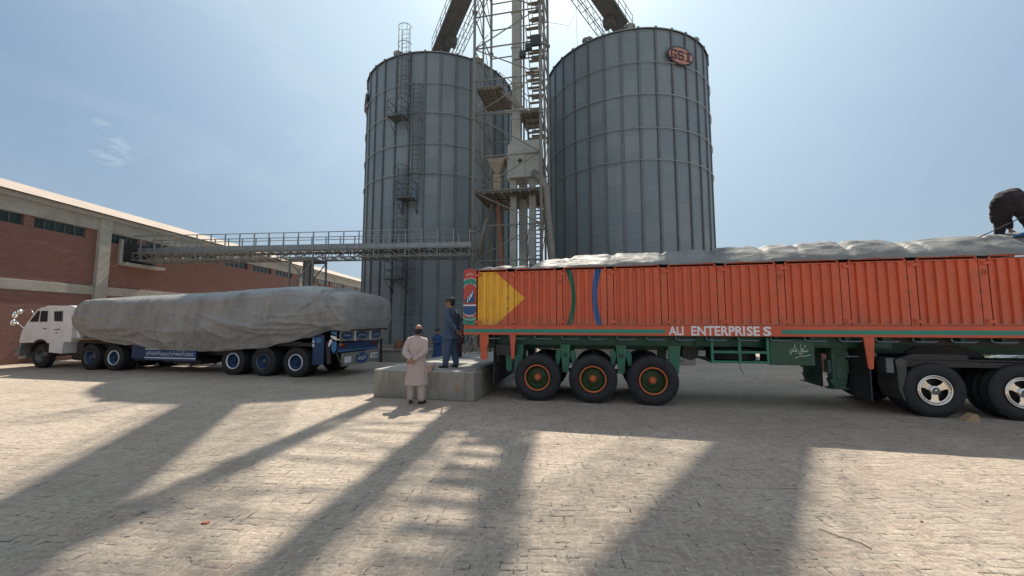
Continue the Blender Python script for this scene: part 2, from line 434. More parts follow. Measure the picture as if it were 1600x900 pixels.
def paver_mat():
    """dusty herringbone brick paving"""
    t = NT('herringbone_brick_paving')
    tc = t.node('ShaderNodeTexCoord').outputs['Object']
    mp = t.node('ShaderNodeMapping'); mp.inputs['Rotation'].default_value = (0, 0, R(4)); t.link(tc, mp.inputs['Vector'])
    # wobble so courses are not ruler straight
    wn = t.node('ShaderNodeTexNoise'); wn.inputs['Scale'].default_value = .9; wn.inputs['Detail'].default_value = 3; t.link(mp.outputs[0], wn.inputs['Vector'])
    va = t.node('ShaderNodeVectorMath', operation='SUBTRACT'); t.link(wn.outputs['Color'], va.inputs[0]); va.inputs[1].default_value = (.5,.5,.5)
    vb = t.node('ShaderNodeVectorMath', operation='SCALE'); t.link(va.outputs[0], vb.inputs[0]); vb.inputs['Scale'].default_value = .18
    vc = t.node('ShaderNodeVectorMath', operation='ADD'); t.link(mp.outputs[0], vc.inputs[0]); t.link(vb.outputs[0], vc.inputs[1])
    s = t.node('ShaderNodeSeparateXYZ'); t.link(vc.outputs[0], s.inputs[0])
    W = .102
    px = t.math('DIVIDE', s.outputs[0], W); py = t.math('DIVIDE', s.outputs[1], W)
    i = t.math('FLOOR', px); j = t.math('FLOOR', py); fx = t.math('SUBTRACT', px, i); fy = t.math('SUBTRACT', py, j)
    k = t.math('FLOORED_MODULO', t.math('SUBTRACT', i, j), 4.)
    def eq(v): return t.math('COMPARE', k, float(v), .1)
    k0, k1, k2, k3 = eq(0), eq(1), eq(2), eq(3)
    gx = t.math('SUBTRACT', 1., fx); gy = t.math('SUBTRACT', 1., fy)
    L = t.math('ADD', fx, k1); Rr = t.math('ADD', gx, k0); B = t.math('ADD', fy, k2); T = t.math('ADD', gy, k3)
    d = t.math('MINIMUM', t.math('MINIMUM', L, Rr), t.math('MINIMUM', B, T))
    bi = t.math('SUBTRACT', i, k1); bj = t.math('SUBTRACT', j, k2)
    cb = t.node('ShaderNodeCombineXYZ'); t.link(bi, cb.inputs[0]); t.link(bj, cb.inputs[1])
    w = t.node('ShaderNodeTexWhiteNoise'); w.noise_dimensions = '2D'; t.link(cb.outputs[0], w.inputs['Vector'])
    wc = t.node('ShaderNodeSeparateColor'); t.link(w.outputs['Color'], wc.inputs[0])
    r1, r2, r3 = wc.outputs[0], wc.outputs[1], wc.outputs[2]
    edge_n = t.noise(tc, 26, 4, .7)
    dd = t.math('ADD', d, t.math('MULTIPLY', t.math('SUBTRACT', edge_n, .5), .45))
    brick_f = t.ramp(dd, .0, .22)                     # 0 in joint, 1 on brick
    brick = t.mix(r1, (.31,.24,.19), (.47,.38,.30))
    brick = t.mix(t.math('MULTIPLY', t.ramp(r2, .86, 1), .55), brick, (.40,.22,.15))
    dust = (.76,.665,.55)
    big = t.noise(tc, .55, 7, .62, .3); mid = t.noise(tc, 4.2, 7, .7, .4); fine = t.noise(tc, 75, 5, .8); gr = t.noise(tc, 21, 6, .75)
    df = t.math('ADD', t.math('MULTIPLY', t.ramp(big, .34, .66), .45), t.math('MULTIPLY', t.ramp(mid, .34, .66), .45))
    cc = t.mix(t.math('MINIMUM', t.math('ADD', df, .08), .93), brick, dust)
    lightj = t.math('MULTIPLY', t.math('SUBTRACT', 1., brick_f), t.ramp(gr, .35, .6, .2, .9))
    cc = t.mix(lightj, cc, (.74,.66,.55))
    joint_dark = t.ramp(t.noise(tc, 2.1, 6, .7), .47, .56)
    wig = t.math('ADD', d, t.math('MULTIPLY', t.math('SUBTRACT', gr, .5), .25))
    crack = t.math('MULTIPLY', t.ramp(wig, .03, .075, 1., 0.), t.ramp(t.noise(tc, 5.2, 5, .75), .525, .60))
    crack = t.math('MULTIPLY', crack, t.ramp(w.outputs['Value'], .35, .5))
    cc = t.mix(t.ramp(gr, .34, .62, .50, 0), cc, (.22,.185,.155))
    cc = t.mix(t.ramp(t.noise(t.coords('Object', (1, 2.4, 1)), 9., 6, .75), .50, .66, 0, .55), cc, (.25,.21,.18))
    cc = t.mix(t.ramp(fine, .35, .62, .45, 0), cc, (.21,.17,.135))
    cc = t.mix(t.ramp(fine, .62, .74, 0, .5), cc, (.66,.60,.50))
    cc = t.mix(t.math('MULTIPLY', crack, .75), cc, (.11,.09,.075))
    cc = t.mix(t.ramp(t.noise(t.coords('Object', (.35, .9, 1)), .9, 7, .7, .5), .48, .68, 0, .38), cc, (.30,.27,.24))
    sp = t.ramp(t.noise(tc, 17, 4, .7), .70, .74); cc = t.mix(t.math('MULTIPLY', sp, .5), cc, (.13,.11,.09))
    # oil / tyre staining where lorries stand
    stn = t.ramp(t.noise(t.coords('Object', (.5, 1.6, 1)), .5, 6, .7, .6), .56, .74, 0, .42)
    cc = t.mix(stn, cc, (.26,.225,.19))
    t.link(cc, t.b.inputs['Base Color']); t.b.inputs['Roughness'].default_value = .93
    t.b.inputs['Specular IOR Level'].default_value = .25
    # relief: each brick at its own height and tilt
    tx = t.math('MULTIPLY', t.math('SUBTRACT', r2, .5), t.math('SUBTRACT', fx, .5))
    ty = t.math('MULTIPLY', t.math('SUBTRACT', r3, .5), t.math('SUBTRACT', fy, .5))
    h = t.math('ADD', t.math('MULTIPLY', r1, .7), t.math('MULTIPLY', t.math('ADD', tx, ty), 1.5))
    h = t.math('ADD', t.math('MULTIPLY', h, t.math('MULTIPLY_ADD', brick_f, .8, .2)), t.math('MULTIPLY', brick_f, .12))
    h = t.math('SUBTRACT', h, t.math('MULTIPLY', crack, 1.2))
    h = t.math('ADD', h, t.math('MULTIPLY', mid, 1.5))
    h = t.math('ADD', h, t.math('MULTIPLY', gr, .8))
    h = t.math('ADD', h, t.math('MULTIPLY', fine, .4))
    n1 = t.bump(h, 1., .021)
    n2 = t.bump(t.noise(t.coords('Object', (1, 1.8, 1)), 2.0, 5, .6), .8, .07, n1)
    t.link(n2, t.b.inputs['Normal'])
    return t.m
M['pavers'] = paver_mat()

def roof_mat():
    t = NT('dusty_roof_sheets'); c = t.coords('Object')
    s = t.node('ShaderNodeSeparateXYZ'); t.link(c, s.inputs[0])
    f = t.math('FRACT', t.math('DIVIDE', s.outputs[1], 1.15)); seam = t.math('LESS_THAN', f, .035)
    n = t.noise(c, .8, 6, .6)
    cc = t.mix(t.ramp(n, .3, .7), (.34,.28,.24), (.43,.36,.30))
    cc = t.mix(t.math('MULTIPLY', seam, .7), cc, (.12,.10,.09))
    t.link(cc, t.b.inputs['Base Color']); t.b.inputs['Roughness'].default_value = .8
    return t.m
M['roof'] = roof_mat()
def grass_mat():
    t = NT('dry_grass'); c = t.coords('Object'); n = t.noise(c, 1.5, 5)
    t.link(t.mix(t.ramp(n, .3, .7), (.09,.10,.04), (.25,.22,.12)), t.b.inputs['Base Color']); t.b.inputs['Roughness'].default_value = .9
    return t.m
M['grass'] = grass_mat()
M['red_or'] = mk('brick_red_paint', (.45,.06,.04), .5, 0, .1, 3, .05)
M['hookm'] = mk('blue_grey_hooks', (.12,.17,.19), .5, .2, .2, 6, .05)
M['mudg'] = mk('grey_mudguard', (.06,.06,.062), .6, 0, .25, 5, .2)
M['paleletter'] = mk('pale_green_lettering', (.45,.55,.48), .6, 0, .1, 6, 0)
M['grit'] = mk('dark_grit', (.16,.13,.10), .9, 0, .3, 9, .1)
# -*- coding: utf-8 -*-
EXPO = 0.42; SUN_E = 5.0; SKY_S = .081
VEIL_LOW = .75; VEIL_COL = (4.1, 5.0, 5.3); VEIL_ALL = .5; VEIL_COL2 = (2.7, 3.9, 5.3); GLOW_COL = (7.4, 9.3, 10.2); CLOUD_COL = (6.2, 7.2, 7.8); BACK_COL = (4.8, 5.3, 6.0)
TOOLTXT = '\uFEB2\uFB91\uFE91 \uFEDD\uFEEE\uFB67'
# ---------------------------------------------------------------- camera, light, sky
cam = bpy.data.cameras.new('camera'); co = bpy.data.objects.new('camera', cam); COL.objects.link(co)
cam.sensor_width = 36; cam.lens = 36*620/1600; cam.clip_end = 2000; cam.clip_start = .05
co.location = (0, 0, 1.75); co.rotation_euler = (R(90+4.98), 0, 0); SC.camera = co
SC.view_settings.view_transform = 'Standard'; SC.view_settings.look = 'None'
SC.view_settings.exposure = EXPO; SC.view_settings.gamma = 1
sun = bpy.data.lights.new('sun', 'SUN'); so = bpy.data.objects.new('sun', sun); COL.objects.link(so)
sun.energy = SUN_E; sun.angle = R(.55); sun.color = (1, .90, .76)
sd = Vector((sin(R(MAIN_AZ))*cos(R(SUN_EL)), cos(R(MAIN_AZ))*cos(R(SUN_EL)), sin(R(SUN_EL))))
so.rotation_euler = (-sd).to_track_quat('-Z', 'Y').to_euler(); so.location = sd*60
w = bpy.data.worlds.new('World'); SC.world = w; w.use_nodes = True
wn = w.node_tree.nodes; wl = w.node_tree.links
sky = wn.new('ShaderNodeTexSky'); sky.sky_type = 'NISHITA'; sky.sun_disc = False
sky.sun_elevation = R(SUN_EL); sky.sun_rotation = R(MAIN_AZ); sky.air_density = 1.0; sky.dust_density = 1.2; sky.ozone_density = 1.6
bg = wn['Background']; bg.inputs['Strength'].default_value = SKY_S
def wnode(t, **k):
    x = wn.new(t)
    for a, b in k.items(): setattr(x, a, b)
    return x
def wmath(op, a, b=None, clamp=False):
    x = wn.new('ShaderNodeMath'); x.operation = op; x.use_clamp = clamp
    for s_, v in zip(x.inputs, (a, b)):
        if v is None: continue
        if isinstance(v, bpy.types.NodeSocket): wl.new(v, s_)
        else: s_.default_value = v
    return x.outputs[0]
def wmix(f, a, b):
    x = wn.new('ShaderNodeMix'); x.data_type = 'RGBA'
    for s_, v in ((x.inputs[0], f), (x.inputs[6], a), (x.inputs[7], b)):
        if isinstance(v, bpy.types.NodeSocket): wl.new(v, s_)
        else: s_.default_value = v if not isinstance(v, tuple) else v+(1,)
    return x.outputs[2]
tcw = wnode('ShaderNodeTexCoord').outputs['Generated']
mpw = wnode('ShaderNodeMapping'); mpw.inputs['Scale'].default_value = (1.2, 1.2, 3.2); mpw.inputs['Rotation'].default_value = (.5, .3, 0); wl.new(tcw, mpw.inputs[0])
cn = wnode('ShaderNodeTexNoise'); cn.inputs['Scale'].default_value = 2.2; cn.inputs['Detail'].default_value = 9; cn.inputs['Roughness'].default_value = .62; cn.inputs['Distortion'].default_value = .8; wl.new(mpw.outputs[0], cn.inputs['Vector'])
def wr(fac, a, b, lo=0., hi=1.):
    x = wnode('ShaderNodeMapRange'); x.inputs[1].default_value = a; x.inputs[2].default_value = b; x.inputs[3].default_value = lo; x.inputs[4].default_value = hi
    wl.new(fac, x.inputs[0]); return x.outputs[0]
def around(px, py, rad, soft):
    up = 450-py; f = 620*cos(R(4.98))-up*sin(R(4.98)); z = up*cos(R(4.98))+620*sin(R(4.98))
    v = Vector((px-800, f, z)).normalized()
    d = wnode('ShaderNodeVectorMath', operation='DOT_PRODUCT'); wl.new(tcw, d.inputs[0]); d.inputs[1].default_value = v
    return wr(d.outputs['Value'], cos(R(rad+soft)), cos(R(rad)))
# thin cirrus, strongest to the upper left of the silos, and two small puffs on the left
cir = wmath('MULTIPLY', wr(cn.outputs['Fac'], .46, .80), wmath('ADD', wmath('MULTIPLY', around(500, -60, 4, 26), .5), .10))
pf = wnode('ShaderNodeTexNoise'); pf.inputs['Scale'].default_value = 26; pf.inputs['Detail'].default_value = 6; wl.new(mpw.outputs[0], pf.inputs['Vector'])
puff = wmath('MULTIPLY', wr(pf.outputs['Fac'], .46, .62), wmath('MAXIMUM', wmath('MULTIPLY', around(173, 235, .2, 1.5), .42), wmath('MULTIPLY', around(165, 197, .1, 1.0), .22)))
# hazy air: pale veil low down, glow of the haze round the sun
glow = wmath('POWER', around(800+620*tan(R(MAIN_AZ)), -250, 0, 60), 1.75)
core = wmath('POWER', around(800+620*tan(R(MAIN_AZ)), -330, 3, 22), 2.0)
sep = wnode('ShaderNodeSeparateXYZ'); wl.new(tcw, sep.inputs[0])
low = wr(sep.outputs[2], .0, .42, 1., 0.)
skyc = wmix(wmath('MULTIPLY', low, VEIL_LOW), sky.outputs[0], VEIL_COL)
skyc = wmix(VEIL_ALL, skyc, VEIL_COL2)
skyc = wmix(wmath('MULTIPLY', glow, .95), skyc, GLOW_COL)
skyc = wmix(wmath('MULTIPLY', core, .9), skyc, (15., 15., 14.5))
skyc = wmix(wmath('MINIMUM', wmath('ADD', cir, puff), 1.), skyc, CLOUD_COL)
# invented bright sky in the unseen half behind the camera, added as fill light
bk = wmath('MULTIPLY', wr(sep.outputs[1], .10, -.55), wr(sep.outputs[2], -.02, .10))
bk = wmath('MULTIPLY', bk, wr(cn.outputs['Fac'], .25, .5, .6, 1.))
skyc = wmix(bk, skyc, BACK_COL)
wl.new(skyc, bg.inputs['Color'])
SC.render.engine = 'CYCLES'; SC.cycles.max_bounces = 6

# ---------------------------------------------------------------- ground
g = MB(); g.add([(-500,-300,0),(500,-300,0),(500,700,0),(-500,700,0)], [(0,1,2,3)])
g.build('ground', M['pavers'], kind='structure')

# ---------------------------------------------------------------- warehouse
WX = -21.1; WR = R(-.45)
wh = thing('warehouse', 'long red brick warehouse with concrete bands, strip windows and curved pale roof on the left', 'warehouse', (WX, 0, 0), WR)
Y0, Y1 = -14., 78.
cols = [1.2, 19.75, 38.4, 57.0, 75.6]
wins = [(-3,-.6),(2.2,4.6),(5.2,7.7),(8.3,10.8),(11.4,13.9),(14.5,16.75),(17.1,19.2),(20.3,21.9),(22.4,24.9),(25.4,27.95),(28.5,31.05),(31.6,34.1),(34.7,37.3),(38.9,41.5),(42,45),(45.8,48.6),(49.3,52.5),(53.2,56),(57.6,60.5),(61.2,64.4),(65.2,68.4),(69.2,72.4)]
T_ = .35
m = MB(); m.box(-T_, 0, Y0, Y1, 0, 3.14); m.box(-T_, 0, Y0, Y1, 3.58, 5.91)
py = Y0
for a, b in wins:
    m.box(-T_, 0, py, a, 5.91, 6.40); py = b
m.box(-T_, 0, py, Y1, 5.91, 6.40)
m.box(-37, -T_, Y0, Y0+.3, 0, 6.9); m.box(-37, -T_, Y1-.3, Y1, 0, 6.9); m.box(-37.3, -37, Y0, Y1, 0, 6.9)
m.build('brick_wall', M['brick'], wh)
m = MB(); m.box(-T_, .05, Y0-.05, Y1+.05, 3.14, 3.58); m.build('concrete_band', M['concrete_lt'], wh, .01)
m = MB(); m.box(-T_, .06, Y0-.05, Y1+.05, 6.40, 7.02); m.build('lintel_beam', M['concrete_lt'], wh, .01)
m = MB(); m.box(-T_, .22, Y0-.2, Y1+.2, 7.02, 7.24); m.build('gutter_beam', M['concrete_lt'], wh, .01)
for c in cols:
    m = MB(); m.box(-.3, .17, c-.02, c+.55, 0, 7.02); m.build('column', M['concrete_lt'], wh, .01)
for i, (a, b) in enumerate(wins):
    m = MB(); m.box(-.16, -.13, a+.002, b-.002, 5.912, 6.398); m.m = 1
    k = 5
    for j in range(k+1):
        yy = a+.03+(b-a-.06)*j/k; m.box(-.128, -.08, yy-.02, yy+.02, 5.915, 6.395)
    m.box(-.127, -.085, a+.004, b-.004, 5.914, 5.95); m.box(-.127, -.085, a+.004, b-.004, 6.36, 6.396)
    m.build('window', [M['whglass'] if i < 13 else M['whglass2'], M['steel_dark']], wh)
m = MB()
def rf(u, v):
    b = u*37.; h = 7.25+.40*b-.0108*b*b
    return (.30-b, Y0-.3+v*(Y1-Y0+.6), h)
m.grid(30, 2, rf); m.grid(30, 2, lambda u, v: tuple(Vector(rf(u, v))-Vector((0, 0, .06))))
o = m.build('roof', M['roof'], wh)
for yy in (Y0, Y1-.3):
    m = MB(); m.prism([(-.32, 6.9)]+[(.30-b-.6, 7.15+.40*b-.0108*b*b) for b in [x*37/20 for x in range(0, 21)]]+[(-36.9, 6.9)], yy, yy+.28, 'y'); m.build('gable', M['brick'], wh)
# dark sheet painting in the shade of the opening where the conveyor bridge enters
m = MB(); m.box(.003, .02, 21.0, 23.0, 4.95, 6.1); m.build('opening_shade_sheet', M['dark_panel'], wh)
m = MB(); m.box(.0, .12, 20.85, 21.0, 4.9, 6.2); m.box(0, .5, 20.85, 23.2, 4.8, 4.94); m.build('opening_sill', M['concrete_lt'], wh)

# ---------------------------------------------------------------- silos
HE = 18.7
def silo(az, D, Rr, label, nseg, phi0, ladders, sign_phi, vents):
    az = R(az); root = thing('grain_silo', label, 'silo', (D*sin(az), D*cos(az), 0), -az, 'pair of corrugated grain silos')
    def P(phi, r, z): return (r*sin(phi), -r*cos(phi), z)
    p0 = R(phi0)
    m = MB(); m.lathe([(Rr, .45), (Rr, HE)], (0,0,0), 'z', 144); m.build('silo_wall', silo_mat(nseg, p0), root)
    m = MB(); m.lathe([(Rr+.28, 0), (Rr+.28, .45), (Rr-.2, .46)], (0,0,0), 'z', 72, smooth=False); m.build('foundation', M['concrete'], root)
    m = MB(); m.lathe([(Rr+.10, HE-.02), (Rr+.12, HE+.03), (.5, HE+Rr*.56), (.5, HE+Rr*.56+.3), (.02, HE+Rr*.56+.4)], (0,0,0), 'z', 96); m.build('roof', M['galv'], root)
    first = None
    for i in range(nseg):
        phi = p0+2*pi*i/nseg
        if first is None:
            m = MB(); m.box(-.055, -.028, -Rr-.075, -Rr+.01, .45, HE); m.box(.028, .055, -Rr-.075, -Rr+.01, .45, HE)
            m.box(-.09, -.055, -Rr-.02, -Rr+.01, .45, HE); m.box(.055, .09, -Rr-.02, -Rr+.01, .45, HE)
            m.box(-.028, .028, -Rr-.078, -Rr-.05, .45, HE)
            m.box(-.06, .06, -Rr-.14, -Rr-.02, HE-.03, HE+.09)
            first = m.build('stiffener', M['galv_dark'], root); o = first
        else:
            o = first.copy(); COL.objects.link(o)
        o.rotation_euler = (0, 0, phi)
    for z in (16.65, 14.72, 12.72, 10.85):
        m = MB(); m.tube([P(2*pi*j/120, Rr+.10, z) for j in range(120)], .028, 6, closed=True); m.build('wind_ring', M['galv'], root)
    # ladders, cages, platforms
    def frame(phi):
        X = Vector((cos(phi), sin(phi), 0)); N = Vector((sin(phi), -cos(phi), 0)); return X, N, N*Rr
    for (phi, z0, z1, cage_lo) in ladders['ladders']:
        X, N, O = frame(R(phi)); r = .016
        m = MB()
        for s in (-.23, .23):
            m.tube([O+N*.28+X*s+Vector((0,0,z0)), O+N*.28+X*s+Vector((0,0,z1))], .022, 6)
        z = z0+.15
        while z < z1: m.tube([O+N*.28-X*.23+Vector((0,0,z)), O+N*.28+X*.23+Vector((0,0,z))], r, 4); z += .3
        z = z0+.8
        while z < min(z1, HE):
            for s in (-.23, .23): m.tube([O+N*.02+X*s+Vector((0,0,z)), O+N*.28+X*s+Vector((0,0,z))], .018, 4)
            z += 2.2
        m.build('ladder', M['steel_dark'], root)
        m = MB(); zz = [cage_lo+(z1-cage_lo)*q/max(1, round((z1-cage_lo)/1.1)) for q in range(max(1, round((z1-cage_lo)/1.1))+1)]
        def cg(t, z): return O+N*(.30+.36*sin(t)+.12)+X*(.40*cos(t))+Vector((0,0,z))
        for z in zz: m.tube([O+N*.28+X*.4+Vector((0,0,z))]+[cg(pi*q/8, z) for q in range(9)]+[O+N*.28-X*.4+Vector((0,0,z))], .02, 5)
        for q in (0, 2, 4, 6, 8): m.tube([cg(pi*q/8, cage_lo), cg(pi*q/8, z1)], .014, 4)
        m.build('safety_cage', M['steel_dark'], root)
    for (phi, z) in ladders['platforms']:
        X, N, O = frame(R(phi)); Z = Vector((0,0,1)); m = MB()
        a = O+N*.1-X*.45+Z*z; 
        m.beam(O+N*.5-X*.5+Z*z, O+N*.5+X*.5+Z*z, .85, .06)
        for s in (-.48, .48):
            m.tube([O+X*s+Z*(z-.75), O+N*.85+X*s+Z*(z-.03)], .025, 5); m.tube([O+X*s+Z*(z-.8), O+X*s+N*.02+Z*z], .03, 5)
            for d in (.1, .9): m.tube([O+N*d+X*s+Z*z, O+N*d+X*s+Z*(z+1.05)], .022, 5)
            for h in (.55, 1.05): m.tube([O+N*.1+X*s+Z*(z+h), O+N*.9+X*s+Z*(z+h)], .022, 5)
        for h in (.12, .55, 1.05): m.tube([O+N*.9-X*.48+Z*(z+h), O+N*.9+X*.48+Z*(z+h)], .022, 5)
        m.build('platform', M['steel_dark'], root)
    # oval sign
    phi = R(sign_phi); X, N, O = frame(phi); zc = 17.15
    sign = MB(); a, b = .95, .56; n = 48
    Tm = Matrix(((X.x, -N.x, 0, (O+N*.16).x), (X.y, -N.y, 0, (O+N*.16).y), (0, 0, 1, zc), (0, 0, 0, 1)))
    def oval(a, b, y0, y1):
        ring = [Tm @ Vector((a*cos(2*pi*j/n), y0, b*sin(2*pi*j/n))) for j in range(n)]+[Tm @ Vector((a*cos(2*pi*j/n), y1, b*sin(2*pi*j/n))) for j in range(n)]
        sign.add(ring, [list(range(n)), list(range(2*n-1, n-1, -1))]+[(j, (j+1) % n, n+(j+1) % n, n+j) for j in range(n)])
    oval(a, b, 0, .05); sign.m = 1; oval(a*.90, b*.83, -.012, -.001); sign.m = 0
    def bar(x0, x1, z0, z1):
        vs = [Tm @ Vector(p) for p in [(x0,-.045,z0),(x1,-.045,z0),(x1,-.013,z0),(x0,-.013,z0),(x0,-.045,z1),(x1,-.045,z1),(x1,-.013,z1),(x0,-.013,z1)]]
        sign.add(vs, [(0,3,2,1),(4,5,6,7),(0,1,5,4),(1,2,6,5),(2,3,7,6),(3,0,4,7)])
    t = .08; h = .28
    def C(x0, x1, z0, z1): bar(x0, x1, z0, z1)
    gx = -.72; w_ = .40   # G
    C(gx, gx+t, -h, h); C(gx+t, gx+w_, h-t, h); C(gx+t, gx+w_, -h, -h+t); C(gx+w_-t, gx+w_, -h+t, .0); C(gx+w_*.5, gx+w_-t, -t, .0); C(gx+w_-t, gx+w_, h-t*2, h-t)
    gx = -.22             # S
    C(gx, gx+w_, h-t, h); C(gx, gx+t, 0, h-t); C(gx, gx+w_, -t/2, t/2); C(gx+w_-t, gx+w_, -h+t, -t/2); C(gx, gx+w_, -h, -h+t); C(gx+w_-t, gx+w_, h-t*2, h-t); C(gx, gx+t, -h+t, -h+t*2)
    gx = .34              # I with slab serifs
    C(gx, gx+.38, h-t, h); C(gx, gx+.38, -h, -h+t); C(gx+.12, gx+.12+t*1.7, -h+t, h-t)
    sign.build('oval_sign', [M['signdark'], M['signred']], root)
    for ph, k in vents:
        X, N, O = frame(R(ph)); c = O*((Rr-.35)/Rr)+Vector((0,0,HE+.15)); m = MB()
        m.lathe([(.02,.42),(.26,.40),(.34,.32),(.34,.26),(.22,.24),(.22,-.3)], tuple(c), 'z', 16); m.build('roof_vent', M['galv'], root)
    return root
M['signdark'] = mk('sign_dark_border', (.045,.03,.045), .5, 0, .15, 4, .03)
M['signred'] = mk('sign_faded_red', (.42,.22,.165), .5, 0, .1, 4, .03)
silo(-10.4, 29.4, 5.31, 'corrugated steel silo with caged ladders and balconies, to the left of the lattice tower', 34, -1.2,
     {'ladders': [(-24.5, 14.3, 20.2, 15.6), (-16.2, 9.1, 16.2, 10.6), (-25, 4.3, 11.2, 5.6), (-18.5, .6, 6.2, 2.4)], 'platforms': [(-27.5, 14.25), (-20.5, 9.1), (-26.5, 4.3)]},
     -77, [(-35, 0), (28, 0)])
silo(16.4, 28.1, 5.37, 'corrugated steel silo with a red oval sign near its rim, right of the tower', 34, -1.0,
     {'ladders': [], 'platforms': []}, 36, [(-24, 0), (58, 0), (5, 0)])

# ---------------------------------------------------------------- lattice tower
TR = R(-12)
tw = thing('lattice_tower', 'tall pale steel lattice tower with stairs standing between the two silos', 'tower', (-1.93, 19.3, 0), TR)
TW, TD, TH = 3.4, 3.3, 26.5
for x, y in ((0,0),(TW,0),(0,TD),(TW,TD)):
    m = MB(); m.tube([(x,y,0),(x,y,TH)], .075, 12)
    for z in (1.2, 6.2, 12.0, 17.8, 23.6): m.tube([(x,y,z-.05),(x,y,z+.05)], .14, 12)
    m.build('post', M['steel_paint'], tw)
for x, y in ((0, 1.6), (TW, 1.6)):
    m = MB(); m.tube([(x,y,0),(x,y,TH)], .055, 8); m.build('post', M['steel_paint'], tw)
LV = [1.2,3.0,4.75,6.48,8.24,10.0,12.24,14.0,15.76,17.5,19.3,21.,22.8,24.6,26.3]
def side(name, f, w, mid=False, dbl=False):
    m = MB()
    for i, z in enumerate(LV):
        m.tube([f(0, z), f(w, z)], .036, 6)
        if i < len(LV)-1:
            z2 = LV[i+1]
            if mid:
                m.tube([f(0, z2), f(w*.5, z)] if i % 2 else [f(0, z), f(w*.5, z2)], .022, 5)
                m.tube([f(w, z2), f(w*.5, z)] if i % 2 else [f(w, z), f(w*.5, z2)], .022, 5)
            if dbl and i % 2 == 0:
                z3 = LV[min(i+1, len(LV)-1)]; m.tube([f(0, z), f(w, z3)], .03, 6)
            elif dbl:
                z3 = LV[min(i+1, len(LV)-1)]; m.tube([f(w, z), f(0, z3)], .03, 6)
    m.build(name, M['steel_paint'], tw)
side('front_bracing', lambda a, z: (a, 0, z), TW, False, True)
for i, z in enumerate(LV): m = MB(); m.tube([(0, TD, z), (TW, TD, z)], .036, 6); m.build('back_girt', M['steel_paint'], tw)
side('side_bracing', lambda a, z: (0, a, z), TD, True)
side('side_bracing', lambda a, z: (TW, a, z), TD, True)
def plat(x0, x1, y0, y1, z):
    m = MB(); m.box(x0, x1, y0, y1, z, z+.05)
    n = max(2, int((x1-x0)/.45))
    for i in range(n+1):
        xx = x0+.03+(x1-x0-.06)*i/n; m.box(xx-.03, xx+.03, y0+.02, y1-.02, z-.12, z-.001)
    for i in range(8):
        yy = y0+.05+(y1-y0-.1)*i/7; m.box(x0+.01, x1-.01, yy-.015, yy+.015, z-.05, z-.002)
    m.build('platform', M['steel_plat'], tw)
M['steel_plat'] = mk('weathered_platform', (.19,.19,.175), .6, .2, .2, 3, .15, dirt=(.12,.10,.085), dirt_amt=.5)
plat(.06, TW-.08, .02, 3.2, 8.20); plat(.06, 1.45, .2, 2.4, 13.75); plat(2.35, TW-.08, .1, 1.9, 12.18)
def flight(x0, x1, y0, z0, y1, z1, rail=True):
    n = max(3, int(abs(z1-z0)/.24)); m = MB()
    for i in range(n):
        t = (i+.5)/n; yy = y0+(y1-y0)*t; zz = z0+(z1-z0)*t; m.box(x0, x1, yy-.10, yy+.10, zz, zz+.03)
    for x in (x0-.03, x1+.03): m.beam((x, y0, z0), (x, y1, z1), .03, .13)
    if rail:
        for x in (x0-.03, x1+.03):
            for h in (.5, 1.0): m.tube([(x, y0, z0+h), (x, y1, z1+h)], .02, 5)
            for t in (.05, .35, .65, .95): m.tube([(x, y0+(y1-y0)*t, z0+(z1-z0)*t), (x, y0+(y1-y0)*t, z0+(z1-z0)*t+1)], .018, 5)
    m.build('stair_flight', M['steel_plat'], tw)
fx0, fx1 = 2.62, 3.22
flight(fx0, fx1, 2.8, .2, .5, 4.1); flight(fx0, fx1, .5, 4.2, 2.8, 8.2)
flight(fx0, fx1, 2.7, 8.3, .6, 12.1)
for k_ in range(6):
    zb_ = 12.25+2.36*k_; flight(fx0, fx1, 2.75, zb_, .40, zb_+2.34, False); plat(2.5, TW-.1, 2.85, 3.2, zb_)
# diagonal flight from left landing down to right landing, with rails
m = MB(); p, q = Vector((1.2, .5, 13.8)), Vector((2.75, .5, 12.25))
for dy in (0, .62): m.beam(p+Vector((0,dy,0)), q+Vector((0,dy,0)), .04, .2); m.tube([p+Vector((0,dy,.9)), q+Vector((0,dy,.9))], .022, 5)
for i in range(6):
    c = p.lerp(q, (i+.5)/6); m.box(c.x-.12, c.x+.12, c.y, c.y+.6, c.z-.01, c.z+.03)
for t in (0, .5, 1):
    for dy in (0, .62): c = p.lerp(q, t)+Vector((0,dy,0)); m.tube([c, c+Vector((0,0,.9))], .02, 5)
m.build('stair_flight', M['steel_plat'], tw)

# bucket elevator inside tower
be = thing('bucket_elevator', 'pale painted bucket elevator with wide housing and tall square trunk inside the lattice tower', 'grain elevator', (-1.93, 19.3, 0), TR)
M['steel_paint2'] = mk('pale_grey_green_paint', (.31,.335,.32), .55, .05, .12, 1.5, .1, dirt=(.16,.145,.125), dirt_amt=.4)
for x in (1.72, 2.68):
    m = MB(); m.box(x, x+.31, .75, 1.12, 0, 9.0)
    for z in (1.5, 3.2, 4.9, 6.6): m.box(x-.03, x+.34, .72, 1.15, z, z+.05)
    m.build('leg_trunk', M['steel_paint2'], be, .008)
m = MB(); m.box(2.05, 2.45, 1.35, 1.75, 0, 9.0)
for z in (2.2, 5.0, 6.9): m.box(2.02, 2.48, 1.32, 1.78, z, z+.05)
m.build('leg_trunk', M['steel_paint2'], be, .008)
m = MB(); m.box(1.62, 2.52, .5, 1.6, 9.02, 10.2); m.box(2.52, 3.28, .55, 1.6, 9.05, 10.2); m.prism([(1.62,10.2),(3.28,10.2),(3.28,10.95),(1.82,10.95),(1.62,10.75)], .6, 1.6, 'y')
